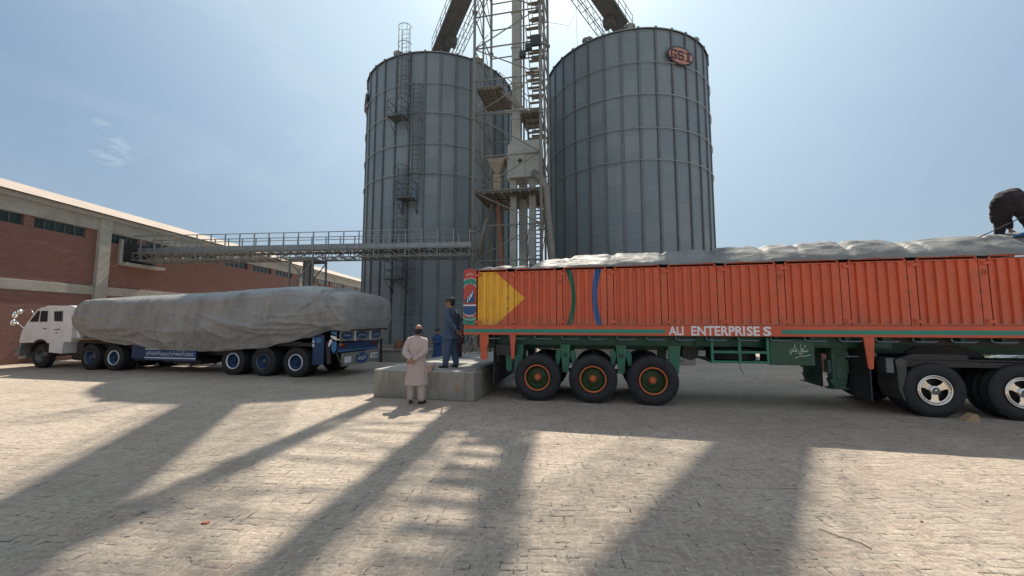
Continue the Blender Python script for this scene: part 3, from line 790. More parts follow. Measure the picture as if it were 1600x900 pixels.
m.box(1.58, 3.32, .47, 1.63, 10.19, 10.24); m.box(1.58, 3.32, .47, 1.63, 9.0, 9.05)
m.build('head_housing', M['steel_paint2'], be, .012)
m = MB(); m.tube([(2.28,.5,9.85),(2.28,.45,9.85)], .095, 16); m.build('inspection_port', M['black'], be)
m = MB(); m.box(1.80, 2.26, .75, 1.2, 10.95, 26.4)
for z in [12.2+1.95*i for i in range(8)]: m.box(1.76, 2.30, .71, 1.24, z, z+.07)
m.build('main_trunk', M['steel_paint2'], be, .008)
m = MB(); m.box(2.36, 2.44, .9, 1.0, 10.95, 26.4); m.build('cable_tray', M['steel_dark'], be)
m = MB(); m.tube([(3.0,.4,9.15),(3.45,.1,8.6),(3.62,.1,8.2),(3.72,.2,6.6),(3.9,.3,4.4),(3.98,.3,1.0)], .17, 14); m.build('spout_pipe', M['steel_plat'], be)
m = MB(); m.tube([(1.05,.9,8.0),(1.28,.9,4.2),(1.35,.9,.3)], .12, 12); m.build('rusty_pipe', M['rust'], be)
m = MB(); m.tube([(.75,1.0,7.9),(.10,.9,5.9),(.05,.9,5.0)], .13, 12); m.build('spout_pipe', M['steel_plat'], be)
m = MB(); m.box(.85, 1.1, 1.3, 1.6, 0, 8.1); m.build('leg_trunk', M['steel_plat'], be)
m = MB(); m.lathe([(.55,.0),(.55,-.12),(.22,-.55),(.18,-.65)], (1.05,.8,10.0), 'z', 4, a0=pi/4, a1=2*pi+pi/4, smooth=False); m.box(.6,1.7,.4,1.2,10.0,10.06); m.build('hopper', M['hopper'], be)
m = MB(); m.box(.86, 1.24, .6, .98, 8.26, 9.3); m.box(.80, 1.30, .55, 1.03, 8.9, 9.0); m.build('gearbox', M['hopper'], be, .02)
for i, (px_, zz, ry_) in enumerate(((2.55, 15.0, .3), (2.85, 15.35, .1), (3.2, 15.6, 0))):
    fl = thing('floodlight', ['black floodlight on the tower, lowest of the three', 'black floodlight on the tower, middle of the three', 'biggest black floodlight on the tower, beside its right post'][i], 'floodlight', (-1.93, 19.3, 0), TR, 'floodlights on the lattice tower')
    s = (.16, .17, .26)[i]; m = MB(); m.box(px_-s, px_+s, -.25, -.12, zz-s, zz+s)
    m.build('lamp_body', M['black'], fl, .015); m = MB(); m.box(px_-s*.85, px_+s*.85, -.265, -.252, zz-s*.85, zz+s*.85); m.build('lens', M['glass'], fl)
    m = MB(); m.beam((px_, -.12, zz), (px_, .0, zz-.1), .05); m.beam((px_-.5, 0, zz-.1), (px_+.5, 0, zz-.1), .05); m.build('bracket', M['steel_dark'], fl)

# roof conveyors
def conveyor(P0, P1, label, side_):
    P0 = Vector(P0); P1 = Vector(P1); d = P1-P0; L = d.length
    rz = atan2(d.y, d.x)
    root = thing('roof_conveyor', label, 'conveyor', P0, rz, 'conveyors from the tower to the silo roofs')
    H = Vector((d.x, d.y, 0)).length; sl = d.z/H
    def Q(x, y, z): return (x, y, x*sl+z)
    def bx(m, x0, x1, y0, y1, z0, z1):
        vs = [Q(x, y, z) for z in (z0, z1) for (x, y) in ((x0,y0),(x1,y0),(x1,y1),(x0,y1))]
        m.add(vs, [(0,3,2,1),(4,5,6,7),(0,1,5,4),(1,2,6,5),(2,3,7,6),(3,0,4,7)])
    m = MB(); bx(m, -.4, H, -.28, .28, .35, .85); bx(m, 1.45, 1.9, -.38, .38, -.15, .4); m.build('casing', M['conv'], root, .01)
    m = MB(); s = side_; a, b = sorted((s*.3, s*.95)); bx(m, .1, H, a, b, .30, .36)
    bx(m, .1, H, s*.95-.03, s*.95+.03, .26, .46); m.build('walkway', M['conv'], root)
    m = MB(); n = int(H/.95)
    for i in range(n+1):
        x = .15+(H-.3)*i/n; m.tube([Q(x, s*.95, .36), Q(x, s*.95, 1.4)], .022, 5)
    for h in (.9, 1.4): m.tube([Q(.15, s*.95, h), Q(H, s*.95, h)], .022, 5)
    m.build('railing', M['conv'], root)
    m = MB(); n = int(H/.5)
    for y in (-side_*.45, -side_*.95):
        m.tube([Q(.2, y, -.35), Q(H, y, -.35)], .03, 5); m.tube([Q(.2, y, .33), Q(H, y, .33)], .03, 5)
        for i in range(n):
            x0 = .2+(H-.2)*i/n; x1 = .2+(H-.2)*(i+1)/n
            if i % 2: m.tube([Q(x0, y, -.35), Q(x1, y, .33)], .018, 4)
            else: m.tube([Q(x0, y, .33), Q(x1, y, -.35)], .018, 4)
    for i in range(n+1):
        x0 = .2+(H-.2)*i/n; m.tube([Q(x0, -side_*.45, -.35), Q(x0, -side_*.95, -.35)], .018, 4); m.tube([Q(x0, -side_*.28, .33), Q(x0, -side_*.95, .33)], .018, 4)
    m.build('truss', M['conv'], root)
    return root
M['conv'] = mk('weathered_conveyor_steel', (.13,.135,.135), .55, .3, .2, 2, .1, dirt=(.09,.08,.07), dirt_amt=.4)
conveyor((-5.31, 28.9, 21.7), (-.45, 20.7, 24.5), 'enclosed conveyor rising from the left silo roof to the tower', -1)
conveyor((7.93, 27.0, 21.9), (1.1, 20.2, 24.5), 'enclosed conveyor rising from the right silo roof to the tower', 1)
# thin cables
for pts, lab in ((((1.7, 19.2, 17.2), (3.2, 20.6, 18.1), (4.3, 22.4, 21.6)), 'thin slack cable from the tower to the right roof conveyor'),
                 (((3.9, 22.7, 22.2), (3.98, 22.9, 19.), (4.9, 22.2, 10.), (5.9, 21.7, 2.)), 'thin cable hanging down the front of the right silo')):
    m = MB(); m.tube(pts, .008, 5); tag(m.build('cable', M['steel_dark']), lab, 'cable')

# ---------------------------------------------------------------- conveyor bridge
A = Vector((-21.35, 21.6, 0)); B = Vector((-2.05, 19.75, 0)); L = (B-A).length; rz = atan2((B-A).y, (B-A).x)
br = thing('conveyor_bridge', 'raised grey conveyor bridge with handrails running from the brick warehouse to the tower', 'conveyor bridge', A, rz)
m = MB(); m.box(0, L, .32, .82, 5.62, 5.88)
for i in range(12): m.box(.4+L*i/12, .46+L*i/12, .30, .84, 5.60, 5.90)
m.build('conveyor_casing', M['galv'], br)
m = MB(); m.box(0, L, .0, .30, 5.57, 5.60); m.box(0, L, .85, 1.2, 5.57, 5.60); m.build('walkway', M['steel_plat'], br)
for y in (0.02, 1.2):
    m = MB(); n = 23
    for i in range(n+1):
        x = .1+(L-.2)*i/n; m.beam((x, y, 5.2 if i % 2 else 5.55), (x, y, 6.50), .045, .045)
    m.tube([(0, y, 6.5), (L, y, 6.5)], .024, 6); m.tube([(0, y, 6.08), (L, y, 6.08)], .02, 6); m.build('railing', M['galv'], br)
m = MB(); n = 36
for y in (0, 1.22):
    m.beam((0, y, 5.55), (L, y, 5.55), .06); m.beam((0, y, 5.15), (L, y, 5.15), .06)
    for i in range(n):
        x0 = L*i/n; x1 = L*(i+1)/n
        m.beam((x0, y, 5.15), (x0, y, 5.55), .035)
        m.beam(*(((x0, y, 5.15), (x1, y, 5.53)) if i % 2 else ((x0, y, 5.53), (x1, y, 5.15))), .035)
for i in range(n+1):
    x0 = L*i/n; m.beam((x0, 0, 5.15), (x0, 1.22, 5.15), .035)
    if i < n: m.beam((x0, 0, 5.15), (L*(i+1)/n, 1.22, 5.15), .028); m.beam((x0, 0, 5.55), (L*(i+1)/n, 1.22, 5.55), .028)
m.build('truss', M['steel_paint'], br)
m = MB()
tx = 10.35
for x in (tx-.65, tx+.65):
    for y in (.0, 1.22): m.beam((x, y, 0), (x, y, 5.1), .08)
for y in (0, 1.22):
    m.beam((tx-.65, y, 5.08), (tx+.65, y, 5.08), .1)
    for k in range(3):
        z0 = .2+1.6*k; m.beam((tx-.65, y, z0), (tx+.65, y, z0+1.6), .045); m.beam((tx+.65, y, z0), (tx-.65, y, z0+1.6), .045); m.beam((tx-.65, y, z0+1.6), (tx+.65, y, z0+1.6), .05)
m.box(tx-.12, tx+.12, .5, .74, 0, 5.1)
m.build('trestle', M['steel_paint'], br)

# ---------------------------------------------------------------- concrete platform and low walls
BZ = R(-14.5)
def block_mat():
    t = NT('stained_cast_concrete'); c = t.coords('Object')
    n = t.noise(c, 1.1, 8, .7, .4); cc = t.mix(t.ramp(n, .3, .7), (.20,.195,.17), (.36,.345,.30))
    v = t.noise(t.coords('Object', (5, 5, .7)), 1.6, 6, .7); cc = t.mix(t.ramp(v, .5, .72, 0, .65), cc, (.13,.125,.11))
    f = t.noise(c, 24, 4, .7); cc = t.mix(t.ramp(f, .62, .72, 0, .6), cc, (.10,.095,.085))
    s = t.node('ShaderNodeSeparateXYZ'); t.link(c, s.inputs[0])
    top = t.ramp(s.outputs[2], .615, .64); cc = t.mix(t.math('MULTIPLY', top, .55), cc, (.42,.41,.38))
    d = t.node('ShaderNodeVectorMath', operation='DISTANCE'); t.link(c, d.inputs[0]); d.inputs[1].default_value = (2.13, 0, .27)
    cc = t.mix(t.math('MULTIPLY', t.ramp(d.outputs['Value'], .02, .10, 1, 0), t.ramp(f, .35, .6)), cc, (.45,.16,.04))
    t.link(cc, t.b.inputs['Base Color']); t.b.inputs['Roughness'].default_value = .92
    t.link(t.bump(t.math('ADD', n, t.math('MULTIPLY', f, .6)), .6, .02), t.b.inputs['Normal'])
    return t.m
M['concrete_block'] = block_mat()
pf_ = thing('concrete_platform', 'raised grey concrete slab the men stand on beside the orange trailer', 'concrete platform', (-3.29, 9.59, 0), BZ)
m = MB(); m.box(0, 2.52, 0, 5.9, 0, .645); m.build('slab', M['concrete_block'], pf_, .02)
m = MB(); m.box(.0, 2.52, .05, .16, .647, .67) if False else m.box(2.30, 2.50, .2, 5.8, .6452, .70); m.build('kerb_strip', M['concrete'], pf_, .01)

# low walls in the background
m = MB(); m.box(-6.0, -3.45, 17.8, 18.3, 0, .50); m.box(-6.05, -3.4, 17.75, 18.35, .502, .57); tag(m.build('low_wall', M['concrete'], None, .01), 'low concrete wall in front of the left silo', 'low wall')
m = MB(); m.add([(-5.30,17.85,.572),(-4.98,17.85,.572),(-4.98,18.15,.572),(-5.30,18.15,.572),(-5.24,17.9,.98),(-4.90,17.9,.98),(-4.90,18.12,.98),(-5.24,18.12,.98)], [(0,3,2,1),(4,5,6,7),(0,1,5,4),(1,2,6,5),(2,3,7,6),(3,0,4,7)])
tag(m.build('steel_box', M['rust'], None, .01), 'small dark brown steel box standing on the low concrete wall', 'box')
m = MB(); m.box(2.0, 7.6, 16.6, 18.8, 0, .95)
for x in (3.0, 4.1, 5.2, 6.3): m.box(x, x+.1, 16.55, 16.598, 0, .95)
tag(m.build('low_wall', M['concrete_lt'], None, .015), 'pale concrete pit wall seen beneath the orange trailer', 'low wall')
def mound(name, c, rx, ry, h, mat, label, cat, seed):
    m = MB()
    def f(u, v):
        a = v*2*pi; r = u; x = c[0]+rx*r*cos(a); y = c[1]+ry*r*sin(a)
        z = h*(cos(min(1, r)*pi)*.5+.5)*(1+.35*noise.noise(Vector((x*3+seed, y*3, 0))))-.01+.05*noise.noise(Vector((x*9, y*9, seed)))*(1-r)
        return (x, y, z)
    m.grid(14, 36, f); return tag(m.build(name, mat), label, cat)
mound('gravel_heap', (-3.15, 15.9), .75, .6, .48, M['concrete'], 'small grey heap of rubble on the ground behind the concrete platform', 'heap', 3)
# trestle stand on the far end of the platform
st = thing('a_frame_stand', 'pale A-shaped stand at the far end of the concrete platform', 'stand', (-1.42, 14.2, .645), R(-14))
for y in (0, .5):
    m = MB(); m.beam((-.28, y, 0), (-.03, y, .62), .09, .04); m.beam((.28, y, 0), (.03, y, .62), .09, .04); m.beam((-.16, y, .25), (.16, y, .25), .05, .03); m.build('frame', M['hopper'], st)
m = MB(); m.beam((0, -.05, .62), (0, .55, .62), .1, .05); m.build('top_bar', M['hopper'], st)
# brick wall and rubble beyond the tractor
m = MB(); m.box(10.9, 15.2, 14.4, 14.65, 0, 1.55); tag(m.build('boundary_wall', M['brick']), 'low red brick wall seen through the gap behind the tractor wheels', 'wall')
m = MB(); m.box(15.2, 15.75, 14.3, 14.7, 0, 1.6); tag(m.build('gate_pillar', M['concrete_lt'], None, .02), 'pale plastered pillar at the end of the low brick wall', 'pillar')
m = MB()
for i in range(2600):
    x = random.uniform(17, 32); y = random.uniform(15.5, 22); h = random.uniform(.15, .9)*(1 if random.random() < .6 else .5); a = random.uniform(0, 6.28); l = random.uniform(-.25, .25); wd = .025
    m.add([(x-wd*cos(a), y-wd*sin(a), 0), (x+wd*cos(a), y+wd*sin(a), 0), (x+l, y+l*.6, h)], [(0, 1, 2)])
tag(m.build('dry_grass', M['grass']), 'rough dry grass beyond the brick wall on the right', 'grass', kind='stuff')
ps = thing('pipe_stack', 'heap of silvery pipes lying in the dry grass beyond the tractor', 'pipes', (19.0, 15.3, 0), R(14))
for i in range(7):
    m = MB(); yy = (i % 4)*.22+(i//4)*.11; zz = .08+(i//4)*.16; m.tube([(-2, yy, zz), (3.2+random.uniform(-.3,.3), yy+random.uniform(-.1,.1), zz+.32+random.uniform(0,.1))], .05, 8); m.build('pipe', M['galv'], ps)
M['wood_dk'] = mk('dark_twig', (.07,.05,.04), .9); M['straw'] = mk('pale_straw', (.55,.48,.36), .8); M['redchip'] = mk('red_chip', (.42,.14,.08), .8)
# small litter on the paving
m = MB()
for i in range(110):
    y = random.uniform(2.6, 14)**1.0; x = random.uniform(-1.25*y-1, 1.3*y+1); s = random.uniform(.003, .010)*(1+.08*y)
    m.ell((x, y, s*.4), s, s*random.uniform(.6, 1), s*.6, 6, 4, Matrix.Rotation(random.uniform(0, 3), 3, 'Z'))
tag(m.build('grit', M['grit'] if 'grit' in M else M['concrete']), 'loose grit and stone chips scattered over the brick paving', 'grit', kind='stuff')
def twig(pts, r, mat, lab):
    m = MB(); m.tube(pts, r, 6); tag(m.build('twig', mat), lab, 'twig')
def gp(px, py, h=.008):
    up = 450-py; f = 620*cos(R(4.98))-up*sin(R(4.98)); z = up*cos(R(4.98))+620*sin(R(4.98)); d = (1.75-h)/(-z)
    return Vector(((px-800)*d, f*d, h))
twig([gp(245,862), gp(256,856,.02), gp(268,851)], .0025, M['straw'], 'thin pale straw lying on the paving at the lower left')
twig([gp(298,868), gp(303,874,.02), gp(310,880)], .003, M['straw'], 'short whitish splinter, the lowest litter on the left of the paving')
twig([gp(1280,826), gp(1310,838,.012), gp(1345,848), gp(1362,858)], .0035, M['wood_dk'], 'long crooked dark twig lying on the sunlit paving at the lower right')
m = MB(); m.box(-.03, .03, -.018, .018, 0, .015); o = tag(m.build('brick_chip', M['redchip'], None, .006), 'small orange-red brick chip on the left of the foreground', 'brick chip'); o.location = gp(321, 818, 0)

m = MB()
for i in range(260):
    y = random.uniform(2.5, 9.5); x = random.uniform(-1.3*y, 1.3*y); a = random.uniform(0, 3.14); l = random.uniform(.008, .03)*(1+.05*y); r_ = .0012*(1+.12*y)
    m.beam((x-l*cos(a), y-l*sin(a), .004), (x+l*cos(a), y+l*sin(a), .005+random.random()*.006), r_, r_)
tag(m.build('straw_litter', M['straw']), 'scattered bits of pale straw and grain husk on the brick paving', 'straw', kind='stuff')
# ---------------------------------------------------------------- wheels
_wc = {}
def wheel_meshes(style, dual):
    key = (style, dual)
    if key in _wc: return _wc[key]
    def tyre():
        m = MB(); pr = [(.285,.05),(.30,.018),(.34,.0),(.41,-.012),(.465,.0),(.497,.018),(.513,.035),(.519,.05)]
        for y in (.095, .135, .175): pr += [(.520, y-.008), (.508, y-.005), (.508, y+.005), (.520, y+.008)]
        pr += [(.519,.22),(.513,.235),(.497,.252),(.465,.27),(.41,.282),(.34,.27),(.30,.25),(.285,.22)]
        m.lathe(pr, n=56)
        for k in range(56):   # shoulder tread blocks
            a = 2*pi*k/56; c, s = cos(a), sin(a)
            for y0, y1 in ((.030, .055), (.215, .24)):
                p = Vector((c*.508, y0, s*.508)); q = Vector((c*.508, y1, s*.508)); m.beam(p, q, .03, .03)
        return m.mesh('tyre', M['rubber'])
    out = {'tyre': tyre()}
    if style == 'orange': ringm, dishm, hubm = M['rim_orange'], M['rim_green'], M['rim_orange']
    elif style == 'blue': ringm, dishm, hubm = M['white'], M['blue_dk2'], M['blue_dk']
    elif style == 'plain': ringm, dishm, hubm = M['steel_dark'], M['blue_dk2'], M['steel_dark']
    elif style == 'dark': ringm, dishm, hubm = M['steel_dark'], M['steel_dark'], M['steel_dark']
    else: ringm, dishm, hubm = M['chrome'], M['black'], M['chrome']
    m = MB(); m.lathe([(.290,.05),(.292,.008),(.286,-.004),(.274,-.006),(.262,.004),(.255,.03)], n=56); out['ring'] = m.mesh('rim_ring', ringm)
    m = MB(); m.lathe([(.256,.028),(.243,.05),(.238,.14),(.20,.165),(.165,.150),(.10,.142),(.0,.142)], n=48)
    for k in range(8):
        a = 2*pi*k/8+.2; m.tube([(cos(a)*.125,.145,sin(a)*.125),(cos(a)*.125,.118,sin(a)*.125)], .016, 6)
        a += .39; m.m = 1; m.tube([(cos(a)*.19,.160,sin(a)*.19),(cos(a)*.19,.148,sin(a)*.19)], .022, 10); m.m = 0
    out['disc'] = m.mesh('rim', [dishm, M['black']])
    m = MB()
    if style == 'chrome':
        for k in range(3):
            a = -pi/2+2*pi*k/3
            def pt(r, da, y): return Vector((cos(a+da)*r, y, sin(a+da)*r))
            for (r0, r1, w0, w1) in ((.05, .16, .052, .055), (.16, .245, .055, .10)):
                t = Vector((-sin(a), 0, cos(a)))
                p0 = pt(r0, 0, .02); p1 = pt(r1, 0, .015)
                vs = [p0-t*w0, p0+t*w0, p1+t*w1, p1-t*w1]; vs += [v+Vector((0,.03,0)) for v in vs]
                m.add(vs, [(0,1,2,3),(7,6,5,4),(0,4,5,1),(1,5,6,2),(2,6,7,3),(3,7,4,0)])
        m.lathe([(.252,.04),(.252,.012),(.225,.012),(.218,.02),(.218,.04)], n=48)
        m.lathe([(.09,.03),(.088,.0),(.07,-.012),(.0,-.018)], n=24); m.m = 1; m.lathe([(.06,-.0185),(.045,-.022),(.042,-.021),(.0,-.012)], n=20)
        out['hub'] = m.mesh('hub', [hubm, M['steel_dark']])
    else:
        m.lathe([(.085,.142),(.08,.09),(.062,.075),(.058,.045),(.045,.035),(.0,.032)], n=24)
        for k in range(6): a = 2*pi*k/6; m.tube([(cos(a)*.045,.04,sin(a)*.045),(cos(a)*.045,.028,sin(a)*.045)], .008, 6)
        out['hub'] = m.mesh('hub', hubm)
    _wc[key] = out; return out
M['blue_dk2'] = mk('rim_dark_blue', (.008,.05,.14), .45, 0, .25, 6, .1, dirt=(.05,.05,.05))
def wheel(parent, x, y, style, near=True, rad=.52, dual=True, label=None):
    ms = wheel_meshes(style, dual)
    o = bpy.data.objects.new('wheel', ms['disc']); COL.objects.link(o); o.parent = parent
    s = rad/.52; o.location = (x, y, rad-.004); o.scale = (s, s, s)
    o.rotation_euler = (0, random.uniform(0, 6.28) if style != 'chrome' else .05, 0) if near else (0, random.uniform(0, 6), pi)
    if label: o['label'] = label
    def ch(name, key, dy=0):
        c = bpy.data.objects.new(name, ms[key]); COL.objects.link(c); c.parent = o; c.location = (0, dy, 0)
    ch('tyre', 'tyre'); ch('rim_ring', 'ring'); ch('hub', 'hub')
    if dual: ch('tyre', 'tyre', .33)
    return o

def cab(root, x0, f, mat, body_label=None):
    """forward-control lorry cab; s = metres ahead of the cab's back wall, f = +1 facing +x / -1 facing -x"""
    X = lambda s: x0+f*s
    W0, W1 = .03, 2.37
    def pr(m, ol, y0, y1): m.prism([(X(s), z) for s, z in ol], y0, y1, 'y')
    body = MB()
    ol = [(0, 1.02), (0, 2.36), (.25, 2.40), (1.15, 2.385), (1.75, 2.33), (1.95, 2.24), (2.42, 1.75), (2.62, 1.50), (2.72, 1.20), (2.74, .98)]
    arch = [(1.62+.62*cos(a), .50+.62*sin(a)) for a in [R(d) for d in range(48, 133, 12)]]
    ol2 = ol+[(2.12, .98)]+arch+[(1.12, .98), (1.1, .62), (.42, .58), (.38, 1.02)]
    pr(body, ol2, W0, W1); cb = body.build('cab', mat, root, .03)
    if body_label: cb['label'] = body_label
    for y, s in ((W0, -1), (W1, 1)):
        ya, yb = sorted((y+s*.004, y+s*.016))
        m = MB(); pr(m, [(1.22, 1.05), (1.22, 2.26), (1.90, 2.22), (2.36, 1.74), (2.50, 1.35), (2.36, 1.1), (2.1, 1.16), (1.7, 1.2), (1.35, 1.12)], ya, yb); d = m.build('door', mat, root, .006)
        yc, yd = sorted((y+s*.017, y+s*.026))
        m = MB(); pr(m, [(1.78, 1.78), (1.74, 2.20), (1.86, 2.20), (2.26, 1.78)], yc, yd); pr(m, [(1.30, 1.78), (1.32, 2.20), (1.68, 2.20), (1.70, 1.78)], yc, yd); m.build('window', M['glass'], d)
        m = MB(); ye, yf = sorted((y+s*.02, y+s*.045)); pr(m, [(1.30, 1.50), (1.30, 1.53), (1.46, 1.53), (1.46, 1.50)], ye, yf); m.build('handle', M['steel_dark'], d)
        m = MB(); pr(m, [(.55, 1.80), (.60, 2.18), (1.0, 2.18), (.95, 1.80)], ya, yb); m.m = 1
        pr(m, [(.52, 1.77), (.55, 1.80), (.60, 2.18), (.56, 2.21)], min(ya, ya+s*.006), yb+.004); 
        for q in (.70, .83): pr(m, [(q, 1.80), (q+.03, 2.18), (q+.05, 2.18), (q+.02, 1.80)], *sorted((y+s*.012, y+s*.022)))
        m.build('sleeper_window', [M['glass'], M['steel_dark']], root)
        m = MB(); pr(m, [(1.15, .5), (1.15, .62), (1.45, .62), (1.45, .5)], *sorted((y, y-s*.3))); m.build('step', M['steel_dark'], root)
        # side marks
        m = MB(); scribble(m, *sorted((X(.62), X(.92))), 1.46, 1.52, y+s*.006, 5, .008); scribble(m, *sorted((X(.72), X(.82))), 1.33, 1.38, y+s*.006, 2, .008)
        m.build('painted_marks', M['black'], root)
    m = MB(); vs = [(X(2.44), W0+.12, 1.76), (X(2.44), W1-.12, 1.76), (X(1.98), W1-.12, 2.24), (X(1.98), W0+.12, 2.24)]
    vs = [(a+f*.012, b, c+.008) for a, b, c in vs]; m.add(vs+[(a-f*.02, b, c-.02) for a, b, c in vs], [(0,1,2,3),(7,6,5,4),(0,4,5,1),(1,5,6,2),(2,6,7,3),(3,7,4,0)])
    m.build('windscreen', M['glass'], root)
    m = MB()
    for k in range(5): z = 1.08+.07*k; a, b = sorted((X(2.715), X(2.77))); m.box(a, b, .5, 1.9, z, z+.035)
    m.build('grille', M['steel_dark'], root)
    m = MB(); a, b = sorted((X(2.72), X(2.98))); m.box(a, b, .02, 2.38, .50, .74); a, b = sorted((X(2.74), X(2.86))); m.box(a, b, .05, 2.35, .74, .98)
    a, b = sorted((X(2.5), X(2.9))); m.box(a, b, .1, 2.3, .36, .5); m.build('bumper', M['bumper'], root, .03)
    for y in (.28, 2.12):
        m = MB(); c = (X(2.86), y, .86); m.tube([c, (c[0]+f*.04, y, .86)], [.1, .085], 20); m.build('headlight', M['lens'], root)
    for y, s in ((.12, -1), (2.28, 1)):
        m = MB(); m.tube([(X(2.55), y, 1.45), (X(2.86), y+s*.14, 1.72), (X(3.02), y+s*.18, 1.95), (X(2.9), y+s*.16, 2.2), (X(2.35), y+s*.05, 2.25), (X(2.2), y, 2.0)], .014, 6); ms = m.build('mirror_arm', M['chrome'], root)
        for (dx, z, r) in ((2.98, 2.05, .13), (3.03, 1.76, .12), (2.72, 2.18, .09)):
            m = MB(); c = Vector((X(dx), y+s*.18, z)); m.ell(c, .07, .10, r, 14, 10); m.build('mirror', M['chrome'], ms)
    m = MB(); a, b = sorted((X(2.0), X(1.25))); m.box(a, b, .3, 2.1, 2.35, 2.41); m.build('roof_hatch', mat, root, .02)
    m = MB(); pr(m, [(1.08, .48), (1.08, 1.0)]+[(1.62+.60*cos(a), .48+.60*sin(a)) for a in [R(d) for d in range(150, 20, -12)]]+[(2.15, .98), (2.2, .6), (2.1, .6)]+[(1.62+.55*cos(a), .48+.55*sin(a)) for a in [R(d) for d in range(20, 150, 12)]], W0+.02, W0+.35)
    m.build('wheel_arch', M['black'], root)
M['bumper'] = mk('dusty_bumper', (.28,.28,.27), .4, .5, .15, 4, .1); M['lens'] = glass('headlight_lens', (.6,.6,.6), .08)

# ---------------------------------------------------------------- orange articulated lorry
OA = R(-12.3); OL = (2.98, 8.5, 0)
ot = thing('articulated_truck', 'orange ribbed-side articulated truck with yellow arrow, green running gear and white shop lettering', 'truck', OL, OA)
XR, XF = -4.22, 8.15
m = MB(); m.box(XR, XF, .0, .085, 1.47, 1.69); m.box(XR, XF, 2.315, 2.40, 1.47, 1.69); m.box(XR, XR+.09, .085, 2.315, 1.47, 1.69); m.box(XF-.09, XF, .085, 2.315, 1.47, 1.69)
m.build('side_sill', M['orange'], ot, .006)
m = MB(); m.box(XR+.01, XF-.01, .09, 2.31, 1.55, 1.66); m.build('floor', M['wood'], ot)
for a, b in ((XR+.02, .27), (2.47, XF-.01)):
    m = MB(); m.box(a, b, -.0045, -.0005, 1.522, 1.603); m.build('painted_stripe', M['teal'], ot)
m = MB(); text_mb(m, 'ALI', .335, .63, 1.485, 1.672, -.004, .003, bold=.03); text_mb(m, 'ENTERPRI', .78, 1.80, 1.480, 1.678, -.004, .003, bold=.028)
text_mb(m, 'SE', 1.83, 2.07, 1.478, 1.675, -.004, .003, bold=.03); text_mb(m, 'S', 2.13, 2.28, 1.480, 1.672, -.004, .003, bold=.035); m.build('painted_lettering', M['letter'], ot)
ZB, ZT = 1.698, 2.935
def ribbed(x0, x1, y, s=1):
    """corrugated pressed panel between x0..x1, front at y"""
    m = MB(); w = x1-x0; fl = .045*w/.955; n = max(3, round((w-2*fl)/.172)); dp = .036*s
    xs = [(x0, 0), (x0+fl, 0)]; p = (w-2*fl)/n
    for i in range(n):
        a = x0+fl+p*i; xs += [(a+.07*p, 1), (a+.42*p, 1), (a+.52*p, 0), (a+.98*p, 0)]
    xs += [(x1, 0)]
    vs = []
    for (x, d) in xs: vs += [(x, y+d*dp, ZB), (x, y+d*dp, ZT)]
    k = len(xs); m.add(vs, [(2*i, 2*i+2, 2*i+3, 2*i+1) for i in range(k-1)])
    vs2 = [(x, y+(.038 if s > 0 else -.038), z) for x in (x0, x1) for z in (ZB, ZT)]
    m.add(vs2, [(0, 2, 3, 1)])
    m.box(x0, x1, *sorted((y-.001*s, y+.03*s)), ZB-.001, ZB+.03); m.box(x0, x1, *sorted((y-.001*s, y+.03*s)), ZT-.02, ZT+.0)
    return m
def top_rail(x0, x1, y):
    m = MB(); z = ZT-.01; r = .05
    m.tube([(x0+.015, y, z-.05), (x0+.015, y, z+.02), (x0+.03, y, z+.05), (x0+.07, y, z+.065), (x1-.07, y, z+.065), (x1-.03, y, z+.05), (x1-.015, y, z+.02), (x1-.015, y, z-.05)], .020, 8)
    return m
spans = [(-3.875, -3.155)]+[(-2.99+1.115*k, -2.99+1.115*k+.955) for k in range(10)]
for i, (a, b) in enumerate(spans):
    for y, s in ((.012, 1), (2.388, -1)):
        o = ribbed(a, b, y, s).build('side_panel', M['panel'], ot)
        if s > 0 and i == 0: o['label'] = 'rear side panel painted yellow'
        if s > 0 and i == 2: o['label'] = 'side panel with curved green and blue stripes'
        top_rail(a, b, y+.01*s).build('top_rail', M['orange'], ot)
for i in range(len(spans)):
    a = spans[i][1]+.015; b = (spans[i+1][0]-.015) if i+1 < len(spans) else XF
    for y0, y1, s in ((.012, .11, 1), (2.29, 2.388, -1)):
        m = MB(); m.box(a, b, y0, y1, 1.692, 2.93); p = m.build('post', M['panel'], ot, .006)
        yy = y0 if s > 0 else y1
        for z in (1.77, 2.85):
            m = MB(); q0, q1 = sorted((yy-s*.014, yy-s*.001)); m.box(b-.075, b+.055, min(q0, q0-.012*(s>0)), q1, z-.03, z+.03); m.m = 1
            m.tube([(b-.05, yy-s*.022, z), (b-.05, yy-s*.010, z)], .020, 8); m.m = 0; m.box(b-.10, b-.075, q0, q1, z-.045, z+.045); m.build('latch', [M['orange'], M['rust']], p)
        for z in (2.07, 2.33, 2.62):
            m = MB(); m.tube([(a-.006, yy-s*.004, z-.035), (a-.006, yy-s*.004, z+.035)], .009, 6); m.box(a-.04, a+.035, *sorted((yy-s*.005, yy-s*.0015)), z-.006, z+.006); m.build('hinge', M['rust'], p)
        if s > 0 and i in (1, 5, 8):
            m = MB(); m.tube([((a+b)/2+.03*sin(t), yy-.012, z0+.045*cos(t)) for z0 in (2.68,) for t in [2*pi*k/12 for k in range(12)]], .005, 5, closed=True); m.build('rope_ring', M['rust'], p)
m = MB(); m.box(XR+.06, XF-.06, .112, .125, 1.70, 2.96); m.box(XR+.06, XF-.06, 2.275, 2.288, 1.70, 2.96); m.build('seam_shade_backing', M['black'], ot)  # black sheets added behind the panels to paint the seam gaps as dark shade
m = MB(); m.box(XR, XR+.05, .05, 2.35, 1.692, 3.0); m.box(XF-.05, XF, .05, 2.35, 1.692, 3.1); m.build('end_wall', M['orange'], ot, .004)
